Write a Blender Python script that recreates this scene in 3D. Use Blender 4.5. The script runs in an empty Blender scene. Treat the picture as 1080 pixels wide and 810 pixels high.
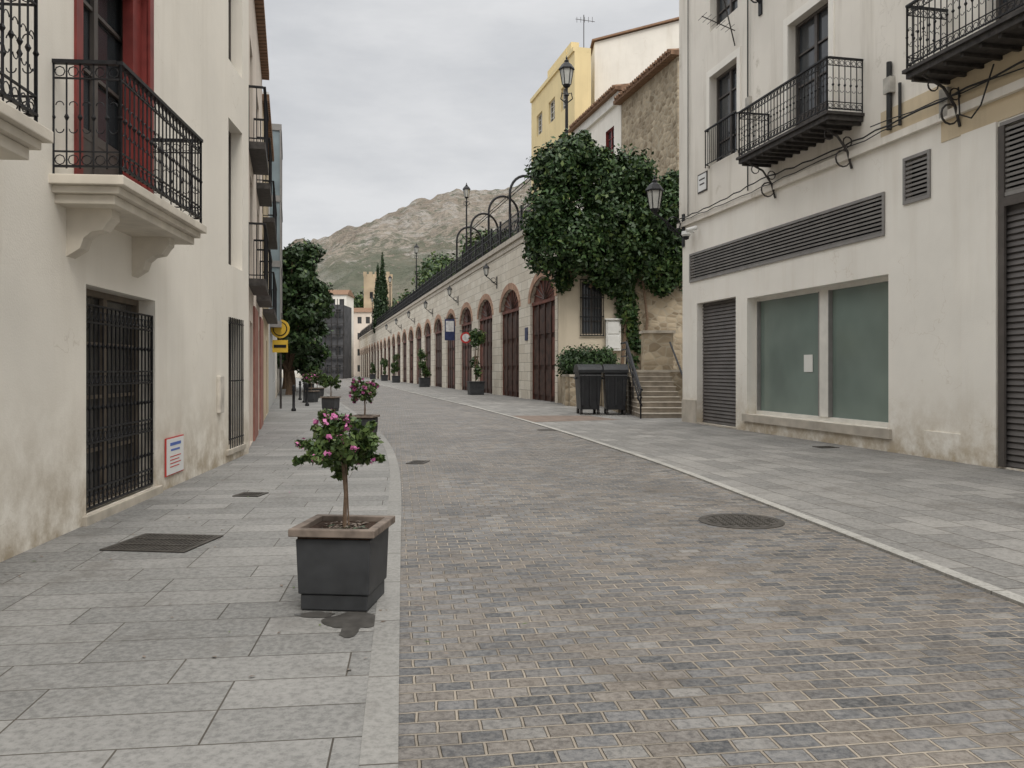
import bpy, math, random
import numpy as np
from mathutils import Vector, noise
random.seed(7); rng=np.random.default_rng(7)
SC=bpy.context.scene
# ------------------------------------------------------------------ materials
def nd(nt,t,**k):
    n=nt.nodes.new(t)
    for a,b in k.items():
        if a.startswith('i_'):
            n.inputs[a[2:].replace('_',' ')].default_value=b
        else: setattr(n,a,b)
    return n
def base(name,rough=.8,metal=0,spec=.3):
    m=bpy.data.materials.new(name); m.use_nodes=True
    nt=m.node_tree; b=nt.nodes['Principled BSDF']
    b.inputs['Roughness'].default_value=rough; b.inputs['Metallic'].default_value=metal
    b.inputs['Specular IOR Level'].default_value=spec
    return m,nt,b
def c4(c): return (c[0],c[1],c[2],1)
def pos(nt): return nd(nt,'ShaderNodeNewGeometry').outputs['Position']
def mixc(nt,fac,a,b,mode='MIX'):
    m=nd(nt,'ShaderNodeMix',data_type='RGBA',blend_type=mode)
    for sock,v in ((m.inputs[0],fac),(m.inputs[6],a),(m.inputs[7],b)):
        if hasattr(v,'is_output') : nt.links.new(v,sock)
        elif isinstance(v,(int,float)): sock.default_value=v
        else: sock.default_value=c4(v)
    return m.outputs[2]
def math_(nt,op,a,b=0,clamp=False):
    m=nd(nt,'ShaderNodeMath',operation=op,use_clamp=clamp)
    for i,v in enumerate((a,b)):
        if hasattr(v,'is_output'): nt.links.new(v,m.inputs[i])
        else: m.inputs[i].default_value=v
    return m.outputs[0]
def noi(nt,vec,scale,detail=3,rough=.6,stretch=None):
    if stretch:
        mp=nd(nt,'ShaderNodeMapping'); mp.inputs['Scale'].default_value=stretch
        nt.links.new(vec,mp.inputs[0]); vec=mp.outputs[0]
    n=nd(nt,'ShaderNodeTexNoise'); n.inputs['Scale'].default_value=scale
    n.inputs['Detail'].default_value=detail; n.inputs['Roughness'].default_value=rough
    nt.links.new(vec,n.inputs['Vector']); return n.outputs[0]
def mr(nt,v,a,b,c=0,d=1):
    m=nd(nt,'ShaderNodeMapRange'); nt.links.new(v,m.inputs[0])
    for i,x in enumerate((a,b,c,d)): m.inputs[i+1].default_value=x
    return m.outputs[0]
def bump(nt,b,h,strength=.3,dist=.02):
    n=nd(nt,'ShaderNodeBump'); n.inputs['Strength'].default_value=strength
    n.inputs['Distance'].default_value=dist
    nt.links.new(h,n.inputs['Height']); nt.links.new(n.outputs[0],b.inputs['Normal'])
def simple(name,col,rough=.7,metal=0,var=.25,sc=4,spec=.3,bmp=0):
    m,nt,b=base(name,rough,metal,spec); p=pos(nt)
    n=noi(nt,p,sc,2)
    d=[c*(1-var) for c in col]; l=[min(1,c*(1+var)) for c in col]
    nt.links.new(mixc(nt,mr(nt,n,.3,.7),d,l),b.inputs['Base Color'])
    if bmp: bump(nt,b,noi(nt,p,sc*8,2),bmp,.01)
    return m
def stucco(name,col,dirt,amt=.5,streak=.35,baseh=1.0,patch=.0,patchcol=(.3,.28,.24)):
    m,nt,b=base(name,.9,0,.15); p=pos(nt)
    c=mixc(nt,mr(nt,noi(nt,p,.45,4),.35,.68),[x*.93 for x in col],[min(1,x*1.04) for x in col])
    c=mixc(nt,math_(nt,'MULTIPLY',mr(nt,noi(nt,p,1.0,4,.65,(2.2,2.2,.22)),.5,.75),streak),c,dirt)
    sx=nd(nt,'ShaderNodeSeparateXYZ'); nt.links.new(p,sx.inputs[0])
    g=mr(nt,sx.outputs[2],0,baseh,1,0); g=math_(nt,'POWER',g,1.8)
    g=math_(nt,'MULTIPLY',g,mr(nt,noi(nt,p,2.3,5,.7),.33,.60)); g=math_(nt,'MULTIPLY',g,amt,True)
    c=mixc(nt,g,c,dirt)
    if patch:
        pm=math_(nt,'MULTIPLY',mr(nt,noi(nt,p,.7,6,.72),.60,.66),patch)
        c=mixc(nt,pm,c,patchcol)
    ve=nd(nt,'ShaderNodeTexVoronoi',feature='DISTANCE_TO_EDGE'); ve.inputs['Scale'].default_value=.55
    vm=nd(nt,'ShaderNodeVectorMath',operation='ADD'); nz=nd(nt,'ShaderNodeTexNoise'); nz.inputs['Scale'].default_value=2.5; nz.inputs['Detail'].default_value=3; nt.links.new(p,nz.inputs[0])
    nt.links.new(p,vm.inputs[0]); nt.links.new(nz.outputs['Color'],vm.inputs[1]); nt.links.new(vm.outputs[0],ve.inputs['Vector'])
    cr=mr(nt,ve.outputs['Distance'],0,.006,1,0); cr=math_(nt,'MULTIPLY',cr,mr(nt,noi(nt,p,.6,1),.52,.6,0,.3))
    c=mixc(nt,cr,c,dirt)
    nt.links.new(c,b.inputs['Base Color'])
    bump(nt,b,math_(nt,'ADD',noi(nt,p,50,2),math_(nt,'MULTIPLY',noi(nt,p,2,2),3)),.25,.008)
    return m
def rot2(nt,p,ang,use_z=False,u=None):
    sx=nd(nt,'ShaderNodeSeparateXYZ'); nt.links.new(p,sx.inputs[0])
    cb=nd(nt,'ShaderNodeCombineXYZ')
    if use_z:
        d=nd(nt,'ShaderNodeVectorMath',operation='DOT_PRODUCT'); nt.links.new(p,d.inputs[0]); d.inputs[1].default_value=u
        nt.links.new(d.outputs['Value'],cb.inputs[0]); nt.links.new(sx.outputs[2],cb.inputs[1])
    else:
        ca,sa=math.cos(ang),math.sin(ang)
        d=nd(nt,'ShaderNodeVectorMath',operation='DOT_PRODUCT'); nt.links.new(p,d.inputs[0]); d.inputs[1].default_value=(ca,sa,0)
        e=nd(nt,'ShaderNodeVectorMath',operation='DOT_PRODUCT'); nt.links.new(p,e.inputs[0]); e.inputs[1].default_value=(-sa,ca,0)
        nt.links.new(d.outputs['Value'],cb.inputs[0]); nt.links.new(e.outputs['Value'],cb.inputs[1])
    return cb.outputs[0]
def bricks(name,vecf,w,h,mortar,cols,mcol,rough=.7,bmp=.5,offs=.5,big=.35,warp=0.0,dirt=(.12,.11,.1),dirtamt=.3,spec=.3,freq=2,msm=.35,speck=.35,mvar=.6):
    m,nt,b=base(name,rough,0,spec); p=pos(nt); v=vecf(nt,p)
    if warp:
        nz=nd(nt,'ShaderNodeTexNoise'); nz.inputs['Scale'].default_value=1.9; nz.inputs['Detail'].default_value=3; nt.links.new(p,nz.inputs['Vector'])
        s=nd(nt,'ShaderNodeVectorMath',operation='SUBTRACT'); nt.links.new(nz.outputs['Color'],s.inputs[0]); s.inputs[1].default_value=(.5,.5,.5)
        s2=nd(nt,'ShaderNodeVectorMath',operation='SCALE'); nt.links.new(s.outputs[0],s2.inputs[0]); s2.inputs['Scale'].default_value=warp
        a=nd(nt,'ShaderNodeVectorMath',operation='ADD'); nt.links.new(v,a.inputs[0]); nt.links.new(s2.outputs[0],a.inputs[1]); v=a.outputs[0]
    br=nd(nt,'ShaderNodeTexBrick',offset=offs,offset_frequency=freq); nt.links.new(v,br.inputs['Vector'])
    br.inputs['Color1'].default_value=(0,0,0,1); br.inputs['Color2'].default_value=(1,1,1,1); br.inputs['Mortar'].default_value=(.5,.5,.5,1)
    br.inputs['Scale'].default_value=1; br.inputs['Mortar Size'].default_value=mortar; br.inputs['Mortar Smooth'].default_value=msm
    br.inputs['Brick Width'].default_value=w; br.inputs['Row Height'].default_value=h
    rp=nd(nt,'ShaderNodeValToRGB'); nt.links.new(br.outputs['Color'],rp.inputs[0])
    els=rp.color_ramp.elements
    els[0].color=c4(cols[0]); els[1].color=c4(cols[-1])
    for i in range(1,len(cols)-1):
        e=els.new(i/(len(cols)-1)); e.color=c4(cols[i])
    c=rp.outputs[0]
    c=mixc(nt,math_(nt,'MULTIPLY',mr(nt,noi(nt,p,.5,4,.65),.4,.65),big),c,[x*.7 for x in cols[0]])
    fine=noi(nt,p,26,4,.75)
    c=mixc(nt,mr(nt,fine,.42,.75,0,.45),c,[min(1,x*1.45) for x in cols[-1]])
    c=mixc(nt,mr(nt,fine,.5,.3,0,speck),c,[x*.5 for x in cols[0]])
    mc=mixc(nt,mr(nt,noi(nt,p,.9,3),.38,.62),[x*mvar for x in mcol],mcol)
    c=mixc(nt,br.outputs['Fac'],c,mc)
    st=noi(nt,p,1.3,6,.75)
    c=mixc(nt,mr(nt,st,.54,.72,0,dirtamt),c,dirt)
    nt.links.new(c,b.inputs['Base Color'])
    nt.links.new(mr(nt,st,.3,.7,rough+.1,rough-.12),b.inputs['Roughness'])
    h1=math_(nt,'SUBTRACT',1,br.outputs['Fac']); h1=math_(nt,'ADD',h1,math_(nt,'MULTIPLY',noi(nt,p,30,2),.5))
    h1=math_(nt,'ADD',h1,math_(nt,'MULTIPLY',br.outputs['Color'],.3))
    bump(nt,b,h1,bmp,.012)
    return m
def rubble(name,scale,cols,mort):
    m,nt,b=base(name,.9,0,.1); p=pos(nt)
    mp=nd(nt,'ShaderNodeMapping'); mp.inputs['Scale'].default_value=(1,1,1.5); nt.links.new(p,mp.inputs[0])
    vo=nd(nt,'ShaderNodeTexVoronoi'); vo.inputs['Scale'].default_value=scale; nt.links.new(mp.outputs[0],vo.inputs['Vector'])
    ve=nd(nt,'ShaderNodeTexVoronoi',feature='DISTANCE_TO_EDGE'); ve.inputs['Scale'].default_value=scale; nt.links.new(mp.outputs[0],ve.inputs['Vector'])
    c=mixc(nt,mr(nt,vo.outputs['Color'],.1,.9),cols[0],cols[1])
    c=mixc(nt,mr(nt,ve.outputs['Distance'],.02,.09,1,0),c,mort)
    c=mixc(nt,mr(nt,noi(nt,p,.8,4),.45,.7,0,.5),c,[x*.5 for x in cols[0]])
    nt.links.new(c,b.inputs['Base Color']); bump(nt,b,ve.outputs['Distance'],.6,.08); return m
def leafmat(name,c1,c2,c3=None,rough=.5):
    m,nt,b=base(name,rough,0,.35)
    g=nd(nt,'ShaderNodeNewGeometry'); r=g.outputs['Random Per Island']
    c=mixc(nt,r,c1,c2)
    c=mixc(nt,mr(nt,noi(nt,g.outputs['Position'],.9,2),.35,.65,.0,.6),c,c3 or [x*.55 for x in c1])
    nt.links.new(c,b.inputs['Base Color'])
    return m

# ------------------------------------------------------------------ mesh helpers
class Fr:
    def __init__(s,x0,m,side):
        L=math.hypot(1,m); s.x0=x0; s.m=m; s.u=Vector((m/L,1/L,0)); s.n=Vector((side/L,-side*m/L,0))
    def __call__(s,a,o,z): return Vector((s.x0+s.m*a+s.n.x*o, a+s.n.y*o, z))
class FrX:
    def __init__(s,y0): s.y0=y0; s.u=Vector((1,0,0)); s.n=Vector((0,-1,0))
    def __call__(s,a,o,z): return Vector((a,s.y0-o,z))
def E(name,loc=(0,0,0)):
    e=bpy.data.objects.new(name,None); e.location=loc; e.empty_display_size=.3; SC.collection.objects.link(e); return e
class MB:
    def __init__(s,name,mats): s.name=name; s.mats=mats if isinstance(mats,list) else [mats]; s.v=[]; s.f=[]; s.mi=[]
    def face(s,ps,m=0):
        i=len(s.v); s.v+= [tuple(p) for p in ps]; s.f.append(tuple(range(i,i+len(ps)))); s.mi.append(m)
    def hexa(s,p,m=0):
        i=len(s.v); s.v+=[tuple(q) for q in p]
        for f in ((0,3,2,1),(4,5,6,7),(0,1,5,4),(1,2,6,5),(2,3,7,6),(3,0,4,7)):
            s.f.append(tuple(i+k for k in f)); s.mi.append(m)
    def fbox(s,fr,a0,a1,o0,o1,z0,z1,m=0):
        s.hexa([fr(a0,o0,z0),fr(a1,o0,z0),fr(a1,o1,z0),fr(a0,o1,z0),fr(a0,o0,z1),fr(a1,o0,z1),fr(a1,o1,z1),fr(a0,o1,z1)],m)
    def box(s,c,sz,m=0,rot=0,taper=1):
        ca,sa=math.cos(rot),math.sin(rot); P=[]
        for zz,t in ((-.5,taper),(.5,1)):
            for x,y in ((-.5,-.5),(.5,-.5),(.5,.5),(-.5,.5)):
                X=x*sz[0]*t;Y=y*sz[1]*t
                P.append((c[0]+X*ca-Y*sa,c[1]+X*sa+Y*ca,c[2]+zz*sz[2]))
        s.hexa(P,m)
    def tube(s,pts,r,m=0,n=6,cap=True):
        pts=[Vector(p) for p in pts]; rr=r if isinstance(r,(list,tuple)) else [r]*len(pts)
        rings=[]; up=None
        for k,p in enumerate(pts):
            t=(pts[min(k+1,len(pts)-1)]-pts[max(k-1,0)]).normalized()
            if up is None: up=Vector((0,0,1)) if abs(t.z)<.9 else Vector((1,0,0))
            x=t.cross(up)
            if x.length<1e-4: x=t.cross(Vector((0,1,0.3)))
            x.normalize(); y=t.cross(x).normalized(); up=-y if (-y).dot(up)>0 else y
            i=len(s.v)
            for j in range(n):
                an=2*math.pi*j/n; s.v.append(tuple(p+x*(math.cos(an)*rr[k])+up*(math.sin(an)*rr[k])))
            rings.append(i)
        for a,b in zip(rings,rings[1:]):
            for j in range(n):
                s.f.append((a+j,a+(j+1)%n,b+(j+1)%n,b+j)); s.mi.append(m)
        if cap:
            s.f.append(tuple(rings[0]+j for j in range(n))[::-1]); s.mi.append(m)
            s.f.append(tuple(rings[-1]+j for j in range(n))); s.mi.append(m)
    def lathe(s,c,prof,m=0,n=12,rot=0):
        rings=[]
        for r,z in prof:
            i=len(s.v); rings.append(i)
            for j in range(n):
                an=2*math.pi*j/n+rot; s.v.append((c[0]+r*math.cos(an),c[1]+r*math.sin(an),c[2]+z))
        for a,b in zip(rings,rings[1:]):
            for j in range(n): s.f.append((a+j,a+(j+1)%n,b+(j+1)%n,b+j)); s.mi.append(m)
        s.f.append(tuple(rings[0]+j for j in range(n))[::-1]); s.mi.append(m)
        s.f.append(tuple(rings[-1]+j for j in range(n))); s.mi.append(m)
    def build(s,parent=None,loc=(0,0,0),smooth=False,bevel=0):
        me=bpy.data.meshes.new(s.name); L=Vector(parent.location) if parent else Vector(loc)
        me.from_pydata([(v[0]-L.x,v[1]-L.y,v[2]-L.z) for v in s.v],[],s.f)
        for m in s.mats: me.materials.append(m)
        me.polygons.foreach_set('material_index',s.mi)
        if smooth: me.polygons.foreach_set('use_smooth',[True]*len(s.f))
        me.update(); o=bpy.data.objects.new(s.name,me); SC.collection.objects.link(o)
        if parent: o.parent=parent
        else: o.location=L
        if bevel:
            b=o.modifiers.new('bevel','BEVEL'); b.width=bevel; b.segments=2; b.limit_method='ANGLE'
        return o
def leaves(name,blobs,n,size,mats,probs=None,parent=None,loc=(0,0,0),shell=.55,gap=.0,gapf=1.0,elong=1.6,upb=0,flat=False):
    w=np.array([b[2] if len(b)>2 else (b[1][0]*b[1][1]*b[1][2])**.66 for b in blobs]); w=w/w.sum()
    cnt=(w*n).astype(int); P=[];D=[]
    for b,k in zip(blobs,cnt):
        d=rng.normal(size=(k,3)); d/=np.linalg.norm(d,axis=1)[:,None]
        r=shell+(1.08-shell)*rng.random(k)**.7; r*=1+.12*rng.normal(size=k)
        P.append(np.array(b[0])+d*r[:,None]*np.array(b[1])); D.append(d)
    P=np.concatenate(P); D=np.concatenate(D)
    if gap:
        keep=np.array([noise.noise(Vector(p)*gapf)>-gap for p in P]); P=P[keep]; D=D[keep]
    k=len(P); N=D*.7+rng.normal(size=(k,3))*.6+np.array([0,0,.25])
    if flat: N=rng.normal(size=(k,3))*.12+np.array([0,0,1])
    N/=np.linalg.norm(N,axis=1)[:,None]
    T=rng.normal(size=(k,3))+np.array([0,0,upb]); T-=N*(T*N).sum(1)[:,None]; T/=np.linalg.norm(T,axis=1)[:,None]
    B=np.cross(N,T); s=(size*(.6+.8*rng.random(k)))[:,None]
    V=np.stack([P-T*s*elong*.5,P+B*s*.42-T*s*.05+N*s*.1,P+T*s*elong*.5,P-B*s*.42-T*s*.05+N*s*.1],1).reshape(-1,3)
    L=np.array(parent.location if parent else loc); V=V-L
    me=bpy.data.meshes.new(name); me.vertices.add(k*4); me.vertices.foreach_set('co',V.ravel().astype(np.float32))
    me.loops.add(k*4); me.loops.foreach_set('vertex_index',np.arange(k*4,dtype=np.int32))
    me.polygons.add(k); me.polygons.foreach_set('loop_start',np.arange(0,k*4,4,dtype=np.int32))
    try: me.polygons.foreach_set('loop_total',np.full(k,4,dtype=np.int32))
    except Exception: pass
    for m in mats: me.materials.append(m)
    if len(mats)>1: me.polygons.foreach_set('material_index',rng.choice(len(mats),k,p=probs).astype(np.int32))
    me.update(); me.validate(); o=bpy.data.objects.new(name,me); SC.collection.objects.link(o)
    if parent: o.parent=parent
    else: o.location=L
    return o

# ------------------------------------------------------------------ material set
IRON=simple('wrought_iron',(.018,.018,.02),.5,.3,.3,9)
IRON2=simple('weathered_iron',(.05,.045,.042),.6,.2,.4,9)
CREAM=stucco('cream_render',(.81,.765,.685),(.38,.31,.22),.95,.15,1.9)
WHITE=stucco('white_render',(.82,.79,.725),(.44,.36,.25),.95,.18,1.7)
OLDW=stucco('old_lime_render',(.75,.71,.64),(.36,.32,.25),.5,.38,1.0,.55,(.46,.42,.34))
OCHRE=stucco('ochre_render',(.60,.50,.35),(.36,.30,.22),.5,.4,1.0,.6,(.7,.66,.58))
YELLOW=stucco('yellow_render',(.80,.66,.38),(.5,.4,.22),.3,.2)
PINK=stucco('pale_pink_render',(.70,.62,.54),(.38,.3,.23),.5,.3)
BEIGE=stucco('beige_render',(.58,.51,.40),(.30,.25,.18),.6,.4,3)
GREYR=stucco('grey_render',(.50,.50,.49),(.28,.27,.24),.4,.3)
STONE=simple('cut_stone',(.45,.405,.34),.85,0,.2,3,bmp=.3)
SLABST=simple('balcony_stone',(.60,.55,.47),.85,0,.12,3,bmp=.2)
REDP=simple('red_paint',(.19,.035,.03),.5,0,.25,3)
WOODD=simple('dark_brown_wood',(.06,.03,.022),.55,0,.5,2.5)
WOODR=simple('reddish_wood',(.14,.05,.035),.6,0,.4,2.5)
DOORG=simple('dark_grey_joinery',(.085,.075,.068),.5,0,.2,3)
GLASSD=simple('dark_window_glass',(.045,.05,.055),.08,0,.2,1,spec=.6)
GLASSG=simple('frosted_shop_glass',(.16,.205,.18),.12,0,.15,.8,spec=.6)
GLASSB=simple('bluish_glass',(.20,.25,.27),.1,0,.2,1,spec=.6)
ROLL=simple('roller_shutter_metal',(.13,.12,.115),.55,.2,.15,2)
LOUV=simple('louvre_metal',(.20,.19,.18),.55,.2,.15,3)
LOUVF=simple('louvre_frame_metal',(.25,.24,.23),.5,.2,.12,3)
WFRAME=simple('white_window_frame',(.68,.66,.61),.5,0,.08,3)
POT=simple('planter_dark_grey',(.042,.044,.047),.5,0,.25,5)
RIM=simple('planter_brown_rim',(.18,.145,.12),.7,0,.35,9)
SOIL=simple('soil',(.05,.03,.02),.95,0,.4,30,bmp=.8)
BARK=simple('bark',(.16,.11,.075),.9,0,.35,20,bmp=.6)
BINP=simple('black_plastic',(.025,.026,.028),.45,0,.2,3)
LAMPG=simple('lantern_glass',(.45,.45,.42),.2,0,.1,3)
def tilemat():
    m,nt,b=base('clay_roof_tile',.85,0,.15); p=pos(nt)
    w=nd(nt,'ShaderNodeTexWave',wave_type='BANDS',bands_direction='Y'); w.inputs['Scale'].default_value=1.5; w.inputs['Distortion'].default_value=.6; nt.links.new(p,w.inputs[0])
    c=mixc(nt,noi(nt,p,4),(.16,.10,.065),(.40,.25,.165)); c=mixc(nt,mr(nt,w.outputs[1],.0,.5,.6,0),c,(.05,.03,.02))
    nt.links.new(c,b.inputs['Base Color']); bump(nt,b,w.outputs[1],.7,.1); return m
TERRA=tilemat()
RUB=rubble('rubble_stone',2.6,((.24,.19,.13),(.50,.42,.31)),(.40,.35,.27))
SETTS=bricks('granite_setts',lambda nt,p:rot2(nt,p,math.radians(8)),.19,.118,.0105,
   [(.052,.054,.058),(.115,.117,.122),(.165,.138,.112),(.085,.087,.092),(.205,.175,.145),(.14,.142,.148),(.235,.222,.205)],(.33,.285,.23),.55,1.0,.5,.5,.045,(.085,.068,.052),.55,.4,2,.6,.5,.55)
PAVL=bricks('granite_paving',lambda nt,p:rot2(nt,p,math.radians(7)),.88,.36,.005,
   [(.165,.164,.158),(.222,.219,.21),(.268,.262,.25)],(.085,.075,.063),.70,.3,.37,.5,.006,(.095,.087,.077),.6,.25,3,.2,.4)
PAVR=bricks('granite_paving_fine',lambda nt,p:rot2(nt,p,math.radians(100)),.62,.40,.007,
   [(.16,.156,.148),(.215,.208,.196),(.265,.255,.238)],(.09,.08,.066),.70,.35,.5,.55,.006,(.10,.088,.075),.6,.25,2,.2,.4)
KERB=bricks('granite_kerb',lambda nt,p:rot2(nt,p,math.radians(97)),.95,3.0,.006,
   [(.22,.216,.205),(.28,.273,.258)],(.11,.098,.085),.75,.2,.5,.45,.0,(.11,.098,.085),.5,.25)
KERBR=bricks('granite_kerb_light',lambda nt,p:rot2(nt,p,math.radians(100)),.95,3.0,.006,
   [(.30,.292,.27),(.37,.358,.332)],(.13,.115,.095),.75,.2,.5,.4,.0,(.12,.105,.085),.5,.25)
# ------------------------------------------------------------------ frames (wall lines)
FA=Fr(-3.57,-.089,1)
FB=Fr(-.83,-.267,1)
FR=Fr(10.74,-.217,-1)
FW=Fr(11.76,-.2426,-1)
FU=Fr(18.36,-.2426,-1)
ARC=bricks('limestone_blocks',lambda nt,p:rot2(nt,p,0,True,tuple(FW.u)),1.3,.5,.012,
   [(.56,.50,.41),(.63,.575,.485),(.69,.64,.55)],(.34,.29,.23),.85,.35,.5,.25,.0,(.28,.23,.17),.5,.15,2,.35,.2)
VOUS=simple('arch_ring_stone',(.40,.25,.175),.85,0,.3,2,bmp=.3)

# ------------------------------------------------------------------ ground
g=MB('ground',[simple('earth_ground',(.17,.15,.12),.95,0,.3,.05)])
g.face([(-4000,-4000,-.06),(4000,-4000,-.06),(4000,4000,-.06),(-4000,4000,-.06)]); g.build()
ys=np.concatenate([np.arange(-12,60,.5),np.arange(60,261,5)])
def curve(pts):
    yy=np.arange(-20,300,.25); x=np.interp(yy,[p[0] for p in pts],[p[1] for p in pts])
    s0=(x[1]-x[0]); s1=x[-1]-x[-2]
    xp=np.concatenate([x[0]+s0*np.arange(-12,0),x,x[-1]+s1*np.arange(1,13)])
    k=np.hanning(27)[1:-1]; k/=k.sum(); x=np.convolve(xp,k,'valid')[:len(yy)]
    return lambda y:float(np.interp(y,yy,x))
KL=curve([(-20,2.65),(3.41,-.468),(5.38,-.73),(10.75,-1.43),(13.6,-1.85),(16.4,-2.35),(20,-3.1),(25,-4.4),(31,-5.9),(46,-9.9),(63,-14.4),(93,-22),(180,-47),(300,-80)])
KR=curve([(-20,6.24),(5.6,3.45),(10,2.97),(14,2.5),(20.5,1.4),(27,.15),(35,-1.6),(45,-4.0),(56,-6.6),(93,-15.2),(180,-37.5),(300,-67)])
def strip(name,mat,fl,fr_,z,thick=0):
    b=MB(name,mat)
    for y0,y1 in zip(ys,ys[1:]):
        b.face([(fl(y0),y0,z),(fr_(y0),y0,z),(fr_(y1),y1,z),(fl(y1),y1,z)])
        if thick:
            for f in (fl,fr_): b.face([(f(y0),y0,z),(f(y0),y0,z-thick),(f(y1),y1,z-thick),(f(y1),y1,z)])
    return b.build()
strip('road',SETTS,lambda y:KL(y)-.02,lambda y:KR(y)+.02,0)
strip('pavement',PAVL,lambda y:-70-y*.5,lambda y:KL(y)-.15,.03)
strip('kerb',KERB,lambda y:KL(y)-.155,lambda y:KL(y),.036,.06)
strip('pavement',PAVR,lambda y:KR(y)+.13,lambda y:40,.018)
strip('kerb',KERBR,lambda y:KR(y),lambda y:KR(y)+.12,.024,.05)
ap=MB('paving_apron',simple('reddish_paving',(.17,.13,.105),.8,0,.25,3,bmp=.3)); ap.face([(KR(25)+.13,25,.022),(3.4,26.2,.022),(2.6,28.6,.022),(KR(29)+.13,28.5,.022)]); ap.build()
wm,wnt,wb=base('wet_stone',.3,0,.4); wnt.links.new(mixc(wnt,mr(wnt,noi(wnt,pos(wnt),14,3),.3,.7),(.055,.052,.048),(.10,.095,.088)),wb.inputs['Base Color'])
wp=MB('water_stain',wm)
def blob(cx,cy,rx_,ry_,sd,z):
    c=(cx,cy,z); P=[]
    for k in range(40):
        an=2*math.pi*k/40; r=1+.35*noise.noise(Vector((math.cos(an)*1.6+sd,math.sin(an)*1.6,sd)))+.1*noise.noise(Vector((math.cos(an)*6,math.sin(an)*6,sd)))
        P.append((cx+rx_*r*math.cos(an),cy+ry_*r*math.sin(an),z))
    for k in range(40): wp.face([c,P[k],P[(k+1)%40]])
blob(-1.0,5.2,.17,.17,1.3,.034); blob(-.97,4.98,.06,.12,4.1,.0345); blob(-1.25,5.3,.12,.06,6.1,.0343); wp.build()

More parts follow.
